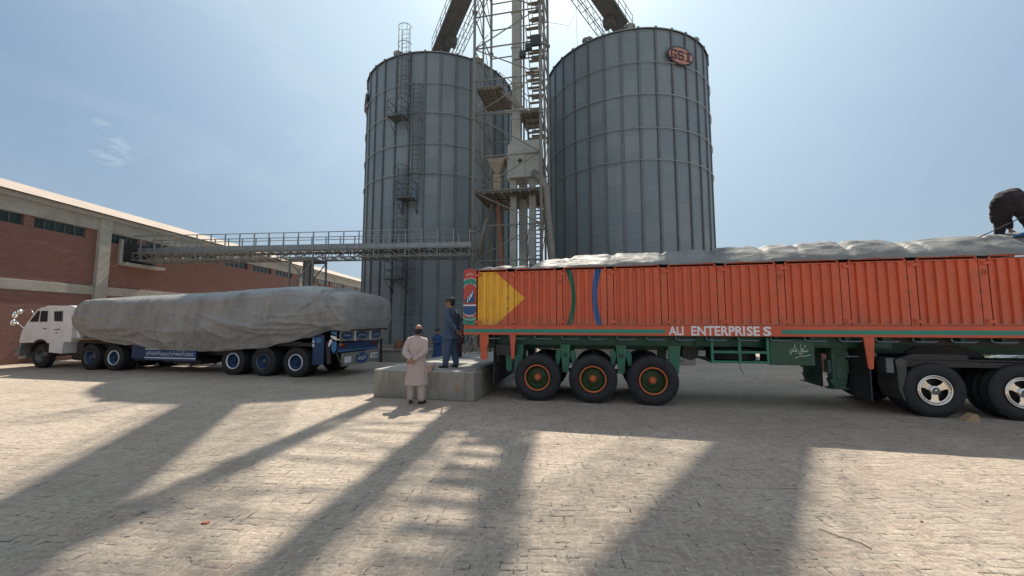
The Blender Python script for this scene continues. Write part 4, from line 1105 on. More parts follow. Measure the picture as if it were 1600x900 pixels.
# painted art board on the rear corner post
m = MB(); a, b = XR, -3.905; cx = (a+b)/2; yb = -.012
def bd(ol, mi, k):
    m.m = mi; m.prism(ol, yb-.003*k-.002, yb-.003*k+.001, 'y')
arc = lambda cx, cz, rx, rz, d0, d1, n=12: [(cx+rx*cos(R(d0+(d1-d0)*i/n)), cz+rz*sin(R(d0+(d1-d0)*i/n))) for i in range(n+1)]
m.m = 0; m.prism([(a, 1.692), (b, 1.692), (b, 2.97)]+arc(cx, 2.96, (b-a)/2, .07, 0, 180)+[(a, 2.97)], -.012, .11, 'y')
w = (b-a)/2-.006
bd([(cx-w, 1.70), (cx+w, 1.70), (cx+w, 1.86)]+arc(cx, 1.86, w, .04, 0, -180)[::1]+[(cx-w, 1.86)], 1, 1) if False else None
bd([(cx-w, 1.70), (cx+w, 1.70), (cx+w, 1.87), (cx-w, 1.87)], 1, 1)
bd([(cx-w, 2.55), (cx+w, 2.55)]+arc(cx, 2.72, w, .06, 0, 180), 1, 1)
bd(arc(cx, 2.545, w, .11, 0, 180), 0, 3); bd([(cx-w, 2.2), (cx+w, 2.2), (cx+w, 2.546), (cx-w, 2.546)], 0, 2)
bd([(cx-w, 1.99), (cx+w, 1.99), (cx+w, 2.17), (cx-w, 2.17)], 2, 2); bd(arc(cx, 1.992, w, .07, 180, 360), 2, 3)
bd([(cx-w, 2.14), (cx+w, 2.14), (cx+w, 2.17), (cx-w, 2.17)], 4, 3)
bd([(cx-w+.01, 2.225), (cx+w-.03, 2.225), (cx+w-.045, 2.46), (cx+w-.07, 2.535), (cx+.03, 2.47), (cx+.005, 2.40), (cx-.03, 2.42), (cx-.05, 2.33), (cx-.085, 2.33)], 2, 4)
for q in ((cx+.045, 2.40, .03), (cx+.0, 2.33, .02), (cx-.05, 2.28, .02)):
    bd([(q[0]-q[2], q[1]-.06), (q[0]+q[2]*.1, q[1]-.05), (q[0]+q[2]*1.2, q[1]+.10), (q[0]+q[2]*.5, q[1]+.08)], 4, 5)
bd([(cx-w, 2.20), (cx+w, 2.20), (cx+w, 2.225), (cx-w, 2.225)], 3, 4)
for z0, rr in ((2.73, .065), (2.56, .11)):
    pts = arc(cx, z0, w, rr, 0, 180)
    m.m = 4
    for p, q in zip(pts, pts[1:]): m.beam((p[0], yb-.012, p[1]), (q[0], yb-.012, q[1]), .006, .010)
for z0, rr in ((1.99, .075), (1.87, .06)):
    pts = arc(cx, z0, w, rr, 180, 360)
    m.m = 4
    for p, q in zip(pts, pts[1:]): m.beam((p[0], yb-.012, p[1]), (q[0], yb-.012, q[1]), .006, .010)
m.m = 3; bd([(cx-w, 1.872), (cx+w, 1.872), (cx+w, 1.93)]+arc(cx, 1.99, w, .065, 0, -180)+[(cx-w, 1.93)], 3, 1) if False else None
m.m = 4; scribble(m, cx-.09, cx+.09, 2.85, 2.93, yb-.006, 4, .006); scribble(m, cx-.09, cx+.09, 1.87, 1.93, yb-.010, 4, .006)
m.m = 5; scribble(m, cx-.08, cx+.08, 2.64, 2.70, yb-.010, 3, .007); scribble(m, cx-.08, cx+.08, 1.73, 1.80, yb-.010, 3, .007)
m.build('art_board', [M['red_or'] if 'red_or' in M else M['red'], M['teal'], M['blue'], M['rust'], M['white'], M['green_dk']], ot)
m = MB(); m.box(-3.93, -3.80, -.03, -.005, 2.83, 2.90); m.box(-3.94, -3.80, -.03, -.005, 1.73, 1.80); m.build('latch', M['orange'], ot, .008)
# underframe
m = MB(); m.box(XR+.3, 4.5, .30, .36, 1.24, 1.468); m.box(XR+.3, 4.5, .27, .30, 1.24, 1.26); m.box(XR+.3, 4.5, 2.04, 2.10, 1.24, 1.468)
m.box(XR+.1, XF-.4, .78, .92, 1.12, 1.46); m.box(XR+.1, XF-.4, 1.48, 1.62, 1.12, 1.46)
x = XR+.4
while x < XF: m.box(x, x+.07, .12, 2.28, 1.36, 1.467); x += .62
m.build('chassis', M['green_dk'], ot, .005)
m = MB(); m.box(4.5, XF-.1, .30, .38, 1.33, 1.468); m.build('front_rail', M['black'], ot)
rr_ = random.Random(4)
for i in range(20):
    x = XR+.5+.6*i; m = MB(); m.tube([(x, .04, 1.468), (x, .03, 1.405), (x+.05, .025, 1.385), (x+.34, .025, 1.385), (x+.38, .03, 1.40)], .014, 6); m.build('rope_hook', M['hookm'] if 'hookm' in M else M['steel_dark'], ot)
def hanger(x, bolt=True, w=.11):
    m = MB(); m.prism([(x-w, 1.25), (x+w, 1.25), (x+w*.62, .66), (x+w*.3, .62), (x-w*.3, .62), (x-w*.62, .66)], .27, .36, 'y'); m.prism([(x-w, 1.25), (x+w, 1.25), (x+w*.62, .66), (x-w*.62, .66)], 2.04, 2.13, 'y')
    if bolt:
        m.m = 1; m.tube([(x, .265, 1.02), (x, .235, 1.02)], .045, 14); m.m = 0; m.tube([(x, .234, 1.02), (x, .225, 1.02)], .022, 10)
    m.build('spring_hanger', [M['green'], M['black']], ot, .006)
    if bolt:
        for s in (-1, 1):
            m = MB(); m.prism([(x+s*.10, 1.03), (x+s*.13, 1.12), (x+s*.20, 1.12), (x+s*.23, 1.0), (x+s*.22, .82), (x+s*.16, .78), (x+s*.13, .90)][::s], .30, .42, 'y'); m.build('equaliser_arm', M['green_dk2'] if 'green_dk2' in M else M['green'], ot, .02)
hanger(-1.86); hanger(-.63); hanger(.48, False, .13); hanger(-2.95, False, .12); hanger(-3.18, False, .1)
for x in (-2.48, -1.25, 0.0):
    m = MB(); m.tube([(x, .25, .52), (x, 2.15, .52)], .07, 12); m.box(x-.55, x+.55, .42, .52, .60, .70); m.box(x-.55, x+.55, 1.88, 1.98, .60, .70); m.build('axle', M['black'], ot)
    wheel(ot, x, .02, 'orange'); wheel(ot, x, 2.38, 'orange', near=False)
m = MB()
for k in range(3): m.tube([(-2.6+1.2*k, .5, 1.2), (-2.3+1.2*k, .55, 1.0), (-2.0+1.2*k, .5, .92), (-1.7+1.2*k, .55, .9)], .012, 5)
m.build('air_hoses', M['black'], ot)
def paddle(x0, x1, zb, blob):
    m = MB(); cx = (x0+x1)/2; h = (x1-x0)/2
    if blob: ol = [(x0, 1.468), (x1, 1.468), (x1, 1.28), (x1-.04, 1.15), (cx+h*.72, 1.05), (x1-.02, .98)]+arc(cx, zb+h*.8, h*.92, h*.8, 15, -195)+[(x0+.02, .98), (cx-h*.72, 1.05), (x0+.0, 1.2)]
    else: ol = [(x0, 1.468), (x1, 1.468), (x1-h*.55, zb+.02), (cx, zb), (x0+h*.55, zb+.02)]
    m.prism(ol, -.004, .03, 'y'); m.build('hanging_bracket', M['orange'], ot, .004)
paddle(-3.82, -3.61, .89, True); paddle(-3.10, -2.965, .92, False); paddle(3.86, 4.04, .86, False)
m = MB(); m.box(-3.50, -3.48, .04, 2.36, .34, 1.47); mf = m.build('mudflap', M['mudflap'], ot)
m = MB(); scribble(m, .2, 1.2, .40, .60, -3.512, 6, .022, axis='yaxis', rnd=rr_); scribble(m, 1.25, 2.2, .40, .60, -3.512, 6, .022, axis='yaxis', rnd=rr_); m.build('painted_lettering', M['white'], mf)
for ya, yb in ((.02, .66), (1.74, 2.38)): m = MB(); m.box(3.93, 3.955, ya, yb, .27, 1.42); m.build('mudflap', M['mudflap'], ot)
m = MB(); m.box(-3.46, -3.0, .1, 2.3, 1.0, 1.24); m.box(-3.47, -3.40, .2, 2.2, .85, 1.0); m.build('rear_bumper', M['black'], ot)
# landing legs
for (x, y) in ((3.60, .34), (3.60, 1.34)):
    m = MB(); m.box(x-.13, x+.13, y, y+.2, .62, 1.45); m.box(x-.19, x+.17, y+.02, y+.18, .74, 1.0); m.prism([(x-.17, .62), (x+.13, .62), (x+.10, .5), (x-.13, .5)], y+.02, y+.18, 'y'); m.box(x-.07, x-.02, y-.012, y-.001, .6, 1.4); lg = m.build('landing_leg', M['green_dk'], ot, .01)
    m = MB(); m.prism([(x-.10, .50), (x+.08, .50), (x+.10, .455), (x+.17, .435), (x+.17, .42), (x-.19, .42), (x-.19, .435), (x-.12, .455)], y+.0, y+.22, 'y'); m.build('foot', M['green_dk'], lg)
m = MB(); m.tube([(3.6, .0, 1.1), (3.6, 1.3, 1.1)], .02, 6); m.tube([(3.6,.0,1.1),(3.75,-.0,1.1)], .012, 6); m.build('crank_shaft', M['steel_dark'], ot)
# tool box
m = MB(); m.box(2.26, 3.05, .06, .62, .90, 1.40); m.box(2.24, 3.07, .045, .64, 1.395, 1.42); tb = m.build('tool_box', M['green_dk'], ot, .01)
m = MB(); text_mb(m, TOOLTXT, 2.60, 2.93, 1.12, 1.32, .052, .004, bold=.006)
m.tube([(2.70, .052, 1.05), (2.78, .052, 1.085), (2.88, .052, 1.088), (2.97, .052, 1.115)], .008, 5); m.tube([(2.70, .052, 1.05), (2.72, .052, 1.03)], .007, 5)
m.build('painted_lettering', M['paleletter'] if 'paleletter' in M else M['white'], tb)
# spare tyre carrier
m = MB()
for z in (.92, 1.12): m.box(1.16, 2.25, .06, .10, z, z+.05)
for x in (1.16, 1.68, 2.20): m.box(x, x+.05, .055, .105, .92, 1.44)
m.box(1.16, 2.25, .1, 1.5, .92, .95); m.box(1.16, 1.21, 1.45, 1.5, .92, 1.44); m.box(2.2, 2.25, 1.45, 1.5, .92, 1.44); m.build('spare_wheel_rack', M['green'], ot, .004)
sp = bpy.data.objects.new('spare_wheel', wheel_meshes('dark', False)['disc']); COL.objects.link(sp); sp.parent = ot; sp.location = (1.70, .68, .955); sp.rotation_euler = (R(90), 0, 0); sp.scale = (.93,)*3
c = bpy.data.objects.new('tyre', wheel_meshes('dark', False)['tyre']); COL.objects.link(c); c.parent = sp
m = MB(); m.tube([(.85, .5, 1.1), (.85, 1.6, 1.1)], .17, 16); m.tube([(.9, .3, 1.46), (.9, .3, 1.0), (1.1, .3, .98)], .015, 5); m.build('air_tank', M['black'], ot)
m = MB(); m.tube([(1.7, .1, .92), (1.71, .09, .8), (1.76, .08, .7)], .006, 5); m.build('loose_strap', M['black'], ot)
# tractor
for x in (4.97, 6.29): wheel(ot, x, .05, 'chrome', rad=.50); wheel(ot, x, 2.35, 'chrome', near=False, rad=.50); 
for x in (4.97, 6.29):
    m = MB(); m.tube([(x, .3, .5), (x, 2.1, .5)], .08, 12); m.ell((x, 1.2, .5), .2, .25, .2); m.build('axle', M['black'], ot)
wheel(ot, 9.9, .08, 'chrome', rad=.50, dual=False); wheel(ot, 9.9, 2.32, 'chrome', near=False, rad=.50, dual=False)
m = MB(); m.box(4.25, 10.9, .80, .90, .72, 1.0); m.box(4.25, 10.9, 1.50, 1.60, .72, 1.0)
m.prism([(4.32, 1.02), (4.72, 1.16), (5.55, 1.15), (5.6, 1.02), (7.4, 1.0), (7.4, .92), (4.32, .92)], .12, .20, 'y'); m.box(4.7, 7.2, .12, .8, 1.03, 1.06); m.box(4.6, 4.9, .15, 2.2, .9, 1.02)
m.prism([(5.0, 1.16), (5.2, 1.28), (5.9, 1.30), (6.15, 1.2), (6.3, 1.1), (6.3, 1.0), (5.0, 1.0)], .75, 1.65, 'y'); m.build('tractor_chassis', M['black'], ot, .006)
m = MB(); m.prism([(4.38, 1.04), (4.44, 1.08), (4.56, 1.04), (4.54, .8), (4.46, .5), (4.50, .3), (4.47, .3), (4.40, .5), (4.40, .8)], .05, .62, 'y'); m.build('mudguard', M['mudg'] if 'mudg' in M else M['black'], ot, .006)
m = MB(); m.box(4.22, 4.34, .04, .3, .80, 1.06); m.box(4.21, 4.36, .03, .31, 1.06, 1.08); tl = m.build('tail_lamp', M['steel_dark'], ot, .006)
m = MB(); m.tube([(7.4, .15, .62), (8.6, .15, .62)], .26, 20); m.build('fuel_tank', M['galv'], ot)
cab(ot, 8.55, 1, M['orange'])
# chock
ck = MB(); ck.prism([(-.09, 0), (.13, 0), (.13, .10), (.10, .135), (.05, .125)], -.07, .07, 'y'); ch_ = tag(ck.build('wheel_chock', M['wood'], None, .008), 'pale wedge jammed under the chrome-hubbed wheel of the orange truck', 'chock')
ch_.location = (2.98+.977*5.26-.213*-.09, 8.5-.213*5.26-.977*.09-.02, 0); ch_.rotation_euler = (0, 0, OA)

# cargo cover on the orange trailer
def lerp_t(tab, x):
    if x <= tab[0][0]: return tab[0][1]
    for (a, p), (b, q) in zip(tab, tab[1:]):
        if x <= b:
            t = (x-a)/(b-a); t = t*t*(3-2*t); return p+(q-p)*t
    return tab[-1][1]
crest = [(-4.05, 3.02), (-3.9, 3.10), (-3.3, 3.14), (-2.75, 3.13), (-2.25, 3.27), (-1.2, 3.36), (0, 3.40), (.9, 3.38), (1.8, 3.45), (3.0, 3.44), (4.0, 3.50), (5.4, 3.47), (6.4, 3.52), (8.0, 3.5)]
pinch = [(-2.65, .10, .07), (-1.75, .04, .06), (-.75, .06, .07), (.35, .05, .05), (1.35, .12, .09), (2.35, .07, .07), (3.0, .05, .05), (3.85, .13, .07), (4.85, .10, .06), (5.15, .06, .05), (6.2, .05, .06), (7.1, .08, .06)]
def otarp(u, v):
    x = -4.1+u*12.25; yy = -.035+v*2.47; s = 1-abs(2*v-1); c = sin(pi/2*min(1, s*1.55))**.75 if s > 0 else 0
    h = lerp_t(crest, x)-.05; base = 2.985
    for (px_, dp, wd) in pinch: h -= dp*exp(-((x-px_-.22*(v-.3))/wd)**2)
    z = base+(h-base)*c
    n1 = noise.noise(Vector((x*1.1, yy*2.6, 1.3))); n2 = 1-abs(noise.noise(Vector((x*.8+yy*1.8, yy*2.8, 4.1))))*2; n3 = noise.noise(Vector((x*6, yy*9, 2))); n4 = 1-abs(noise.noise(Vector((x*1.2-yy*3.5, yy*4.5, 9))))*2
    amp = .25+.75*min(1, s*4)
    n2 = max(0, n2)**2; n4 = max(0, n4)**2
    z += amp*(.05*n1+.04*n2+.004*n3+.022*n4)
    if x < -2.4: z += (.09*noise.noise(Vector((x*2.6, yy*3, 7)))+.05*noise.noise(Vector((x*7, yy*7, 7))))*min(1, s*5+.1)*min(1, (-2.4-x)*3)
    if s < .02: z = 2.985+.02*noise.noise(Vector((x*3, v*9, 3)))
    return (x, yy+.02*noise.noise(Vector((x*4, yy*4, 8))), z)
m = MB(); m.grid(420, 84, otarp)
tp = tag(m.build('tarpaulin', M['tarp2']), 'pale grey tarpaulin humped over the load on top of the orange trailer', 'tarpaulin'); tp.location = OL; tp.rotation_euler = (0, 0, OA)
m = MB()
def lip(u, v):
    x, y, z = otarp(u, 0); k = .02+.04*(.5+.5*noise.noise(Vector((x*1.5, 0, 5)))); return (x, y+.045-.02*v+.004, z-v*k)
# ---------------------------------------------------------------- white truck with wrapped load
LA = R(-12.5); LL = (-6.96, 12.9, 0)
lt = thing('articulated_truck', 'white-cabbed articulated truck with blue rear boards and a fully wrapped grey load', 'truck', LL, LA)
for i, x in enumerate((0, -1.24, -2.45)):
    wheel(lt, x, .0, ('blue', 'plain', 'blue')[i], rad=.475); wheel(lt, x, 2.36, 'dark', near=False, rad=.475)
    m = MB(); m.tube([(x, .3, .475), (x, 2.1, .475)], .07, 10); m.build('axle', M['black'], lt)
for x, st_ in ((-7.78, 'blue'), (-8.93, 'plain')):
    wheel(lt, x, .05, st_, rad=.475); wheel(lt, x, 2.3, 'dark', near=False, rad=.475)
    m = MB(); m.tube([(x, .3, .475), (x, 2.1, .475)], .08, 10); m.build('axle', M['black'], lt)
wheel(lt, -11.62, .12, 'dark', rad=.47, dual=False); wheel(lt, -11.62, 2.28, 'dark', near=False, rad=.47, dual=False)
m = MB(); m.box(-12.4, 1.5, .75, .88, .64, .95); m.box(-12.4, 1.5, 1.5, 1.63, .64, .95); m.box(-9.6, 1.4, .1, 2.3, .98, 1.10)
m.box(-9.9, -6.2, .3, 2.1, .80, .98); m.box(-6.5, -4.2, .25, 2.1, .45, .95); m.box(-4.2, -3.1, .4, 2.0, .62, .95); m.box(-6.9, -6.4, .15, .9, .38, .95); m.build('chassis', M['black'], lt, .005)
m = MB(); m.box(-9.95, -8.3, .04, .12, 1.12, 1.16); m.build('load_plank', M['wood'], lt)
m = MB(); m.box(-9.7, -9.35, .1, .5, .55, 1.0); m.tube([(-9.9,.2,.45),(-9.4,.2,.45)], .12, 12); m.build('battery_box', M['black'], lt)
m = MB(); m.tube([(-5.6,.3,.5),(-5.6,1.6,.5)], .2, 14); m.build('air_tank', M['black'], lt)
m = MB(); m.box(-6.95, -6.28, .06, .5, .46, .98); m.build('side_locker', M['blue_dk'], lt, .01)
m = MB(); m.box(-6.25, -4.0, .015, .05, .43, .90); sb = m.build('side_board', M['blue'], lt, .004)
m = MB(); m.box(-6.24, -4.01, .006, .014, .80, .835); m.box(-6.24, -4.01, .006, .014, .50, .53); scribble(m, -6.18, -4.1, .575, .755, .010, 26, .007, rnd=random.Random(3)); m.build('painted_lettering', M['white'], sb)
m = MB(); m.box(-5.2, -4.0, .2, 1.9, .30, .46); m.build('spare_wheel_rack', M['black'], lt)
cab(lt, -9.9, -1, M['white'])
# sleeper cowl behind the cab
m = MB(); m.box(-9.88, -9.62, .12, 2.28, 1.1, 2.3); m.build('cab_cowl', M['white'], lt, .08)
# rear end
XE = 1.60
m = MB(); m.box(.62, 1.02, .01, .05, .42, 1.36); fl_ = m.build('mudflap', M['blue_dk'], lt, .004)
m = MB(); m.box(.60, .68, .002, .009, .95, 1.30); m.box(.74, .92, .002, .009, 1.10, 1.26); m.build('painted_marks', M['lightblue'], fl_)
for x in (.64,): 
    m = MB(); m.box(.605, .675, -.004, .0015, 1.12, 1.18); m.box(.605, .675, -.004, .0015, 1.00, 1.06); m.build('painted_marks', M['white'], fl_)
def xb(m, y0, y1, z0, z1, d=0, t=.03): m.box(XE-t+d, XE+d, y0, y1, z0, z1)
m = MB(); xb(m, .0, 2.4, 1.16, 1.50); ub = m.build('rear_beam', M['cream'], lt, .006)
for i, (a, b) in enumerate(((.06, .64), (.86, 1.5), (1.74, 2.36))):
    m = MB(); cy = (a+b)/2; rng = 20
    m.prism([(cy+(b-a)/2*cos(2*pi*k/rng)**1, 1.33+.13*sin(2*pi*k/rng)) for k in range(rng)], XE+.001, XE+.006, 'x'); m.m = 1; scribble(m, a+.1, b-.1, 1.28, 1.39, XE+.009, 4, .010, axis='y', rnd=random.Random(i)); m.build('painted_oval', [M['blue'], M['letter']], ub)
for y in (.72, 1.62):
    m = MB(); xb(m, y, y+.07, 1.15, 1.49, .03, .03); m.build('pale_post', M['white'], ub)
m = MB(); xb(m, .05, 2.35, .80, 1.10, -.1, .04); mb_ = m.build('rear_crossmember', M['blue_dk'], lt, .006)
m = MB(); scribble(m, .5, 1.8, .93, 1.06, XE-.095, 10, .010, axis='y', rnd=random.Random(9)); m.build('painted_lettering', M['lightblue'], mb_)
m = MB(); xb(m, .06, 2.3, .82, .88, -.095, .004); m.build('painted_stripe', M['lightblue'], mb_)
for y in (.18, 1.98):
    m = MB(); xb(m, y, y+.22, .96, 1.05, -.085, .014); m.build('tail_lamp', M['redlens'], lt, .004)
m = MB(); m.ell((XE-.06, .12, 1.06), .03, .05, .05); m.build('side_lamp', M['amber'], lt)
m = MB(); xb(m, .12, 2.34, .36, .78, .0, .03); lb = m.build('lower_board', M['cream'], lt, .006)
m = MB(); m.prism([(1.2+.36*cos(2*pi*k/24), .56+.18*sin(2*pi*k/24)) for k in range(24)], XE+.001, XE+.006, 'x'); m.m = 1; scribble(m, .95, 1.45, .45, .68, XE+.009, 4, .014, axis='y', rnd=random.Random(2)); m.build('painted_oval', [M['blue'], M['letter']], lb)
m = MB(); xb(m, .25, .60, .46, .66, .008, .006); m.build('white_plate', M['white'], lb)
m = MB(); xb(m, 1.72, 2.20, .50, .68, .008, .006); m.m = 1
Tn = Matrix(((0, 0, 0, XE+.010), (1, 0, 0, 0), (0, 0, 1, 0), (0, 0, 0, 1)))
Tn = Matrix(((0, -1, 0, XE+.010), (1, 0, 0, 0), (0, 0, 1, 0), (0, 0, 0, 1)))
text_mb(m, 'TLA 866', 1.75, 2.17, .535, .645, 0, .002, bold=.02, T=Tn); m.build('number_plate', [M['white'], M['blue_dk']], lb)
for p, q, w, h in (((XE-.3, .06, 1.1), (XE+.02, .10, .40), .05, .05), ((XE+.05, 2.33, 1.16), (XE+.05, 2.36, .30), .06, .06), ((XE-.45,.05,1.15),(XE-.40,.05,.45),.14,.05)):
    m = MB(); m.beam(p, q, w, h); m.build('strut', M['black'], lt)
m = MB(); m.prism([(XE-.33, 1.35), (XE-.12, 1.30), (XE-.12, 1.18), (XE-.33, 1.28)], -.012, .0, 'y'); m.prism([(XE-.36, 1.22), (XE-.26, 1.20), (XE-.36, 1.0), (XE-.42, 1.0)], -.012, .0, 'y'); m.m = 1
m.prism([(XE-.28, 1.14), (XE-.12, 1.16), (XE-.12, .92), (XE-.2, .78), (XE-.3, .92)], -.012, .0, 'y'); m.prism([(XE-.34, 1.46), (XE-.12, 1.46), (XE-.12, 1.33), (XE-.34, 1.42)], -.012, .0, 'y'); m.build('painted_brackets', [M['white'], M['lightblue']], lt)
m = MB(); m.box(-.42, .0, .2, .24, 1.02, 1.12); m.build('white_box_plate', M['white'], lt, .01)

top = [(-9.62, 2.42), (-9.50, 2.60), (-9.2, 2.72), (-7.0, 2.80), (-4.1, 2.88), (-1.8, 2.98), (-.2, 3.02), (.7, 2.93), (1.3, 2.82), (1.75, 2.74), (1.92, 2.68)]
bot = [(-9.62, 1.34), (-9.2, 1.24), (-7.0, .95), (-5.0, .80), (-3.3, .78), (-1.4, .90), (-.3, 1.10), (.4, 1.26), (.9, 1.38), (1.3, 1.50), (1.92, 1.48)]
NA = 150
def ltarp(u, v):
    x = -9.62+u*(1.92+9.62); zt = lerp_t(top, x); zb = lerp_t(bot, x)
    e0 = min(1, (x+9.62)/.35+.02); e1 = min(1, (1.92-x)/.16+.0); e = min(e0, e1); e = max(0, e)**.32
    hw = 1.2+.17; cy = 1.2; a = v  # section parameter: near-bottom -> near side -> top -> far side -> far-bottom
    hh = zt-zb
    sr = .23+.05*noise.noise(Vector((x*.8, 0, 0)))
    if a < .34: t = a/.34; y = -1+.0*t; z = t*(1-sr); bul = sin(t*pi)*.06
    elif a < .66:
        t = (a-.34)/.32; ang = pi-t*pi; y = cos(ang); z = (1-sr)+sr*max(0, sin(ang))**.95; bul = 0
    else: t = (1-a)/.34; y = 1; z = t*(1-sr); bul = sin(t*pi)*.06
    lowpull = max(0, 1-z*3.2); zz = zb+z*hh
    Y = cy+y*(hw+bul-.16*lowpull)*(.86+.14*e)
    Z = zb+.08*(1-e)+(zz-zb)*(.93+.07*e)
    p = Vector((x, Y, Z)); sd_ = 1 if y > 0 else -1
    # drape folds
    k = Vector((x, z*1.4, sd_*3.1))
    f1 = 1-abs(noise.noise(Vector((x*.26+z*.8, z*1.5-x*.32, sd_*2))))*2
    f2 = 1-abs(noise.noise(Vector((x*.38-z*.8, z*3.0+x*.42, sd_*5))))*2
    f3 = noise.noise(Vector((x*.5, z*1.0, sd_*7))); f4 = 1-abs(noise.noise(Vector((x*.8+z*1.2, z*5-x*.7, sd_*9))))*2
    f5 = noise.noise(Vector((x*7.5, z*1.6, sd_*4)))
    amt = 1 if a < .40 or a > .60 else .55
    f1 = max(0, f1)**3; f2 = max(0, f2)**4; f4 = max(0, f4)**3
    low = max(0, min(1, (.75-z)/.4))
    disp = ((.026+.045*low)*f1+(.022+.036*low)*f2+.035*f3+(.013+.016*low)*f4+.008*f5)*amt
    # long sagging swags on the lower middle
    for (xa, za, xb_, zb_, dd) in ((-3.9, .62, .9, .16, .05), (-3.2, .5, .7, .10, .045), (-8.8, .25, -5.4, .50, .035), (-7.9, .18, -5.6, .36, .035), (1.05, .95, 1.72, .3, .05), (.3, .55, 1.1, .98, .04), (-.6, .35, 1.05, .80, .03), (-6.5, .3, -4.6, .15, .03)):
        if xa <= x <= xb_:
            t = (x-xa)/(xb_-xa); zl = za+(zb_-za)*t-.06*sin(pi*t); disp += 1.25*dd*exp(-((z-zl)/.032)**2)*sin(pi*t)**.5
    # the gathered vertical seam near the rear corner
    disp += .07*exp(-((x-1.02-.05*sin(z*5))/.05)**2)-.04*exp(-((x-1.16)/.06)**2)
    nrm = Vector((0, y if a < .4 or a > .6 else y*.5, 0 if a < .38 or a > .62 else .8))
    p += nrm*disp*e
    if a < .02 or a > .98: p.z += .05*noise.noise(Vector((x*2.3, sd_, 0)))
    return tuple(p)
m = MB(); m.grid(380, NA, ltarp)
# close the two ends
for u in (0, 1):
    ring = [Vector(ltarp(u, j/NA)) for j in range(NA+1)]
    c = sum(ring, Vector())/len(ring)
    rows = 14; vs = []
    for i in range(rows+1):
        t = i/rows
        for j, p in enumerate(ring):
            q = p.lerp(c, t); bulge = (1 if u else -1)*(.10*sqrt(max(0, 1-(1-t)**2)) + .03*noise.noise(q*2.2)*min(1, t*3) + .02*(1-abs(noise.noise(q*3.7))*2)*min(1, t*3)); vs.append((q.x+bulge, q.y, q.z))
    n = NA+1
    m.add(vs, [(i*n+j, i*n+(j+1) % n, (i+1)*n+(j+1) % n, (i+1)*n+j) for i in range(rows) for j in range(n)], True)
tp = tag(m.build('tarpaulin', M['tarp']), 'dark grey wrinkled tarpaulin wrapped round the whole load of the white-cabbed truck', 'tarpaulin'); tp.location = LL; tp.rotation_euler = (0, 0, LA)
# ---------------------------------------------------------------- people
def V(*a): return Vector(a)
def hand(m, wr, d, palm_n, curl=.5, side_=1):
    """palm and five fingers; wr wrist, d pointing direction, palm_n palm normal"""
    d = Vector(d).normalized(); n = Vector(palm_n); n = (n-d*n.dot(d)).normalized(); s = d.cross(n)*side_
    wr = Vector(wr); c = wr+d*.045
    for k in (-1.2, -.4, .4, 1.2): m.capsule(wr+s*(k*.012)+d*.008, wr+s*(k*.019)+d*.080, .015, .013, 8)
    L = (.062, .072, .077, .068)
    for i, k in enumerate((-1.5, -.5, .5, 1.5)):
        p = wr+d*.085+s*(k*.0185); l = L[3-i]
        a = curl*.6; q = p+(d*cos(a)+n*sin(a))*l*.45; a2 = curl*1.5; r_ = q+(d*cos(a2)+n*sin(a2))*l*.35; a3 = curl*2.2; e = r_+(d*cos(a3)+n*sin(a3))*l*.28
        m.capsule(p, q, .0095, .009, 8); m.capsule(q, r_, .009, .0082, 8); m.capsule(r_, e, .0082, .007, 8)
    p = wr+d*.025+s*.022; q = p+(d*.6+s*.7+n*.2).normalized()*.036; e = q+(d*.85+s*.25+n*.5*curl).normalized()*.032
    m.capsule(p, q, .013, .011, 8); m.capsule(q, e, .011, .009, 8)
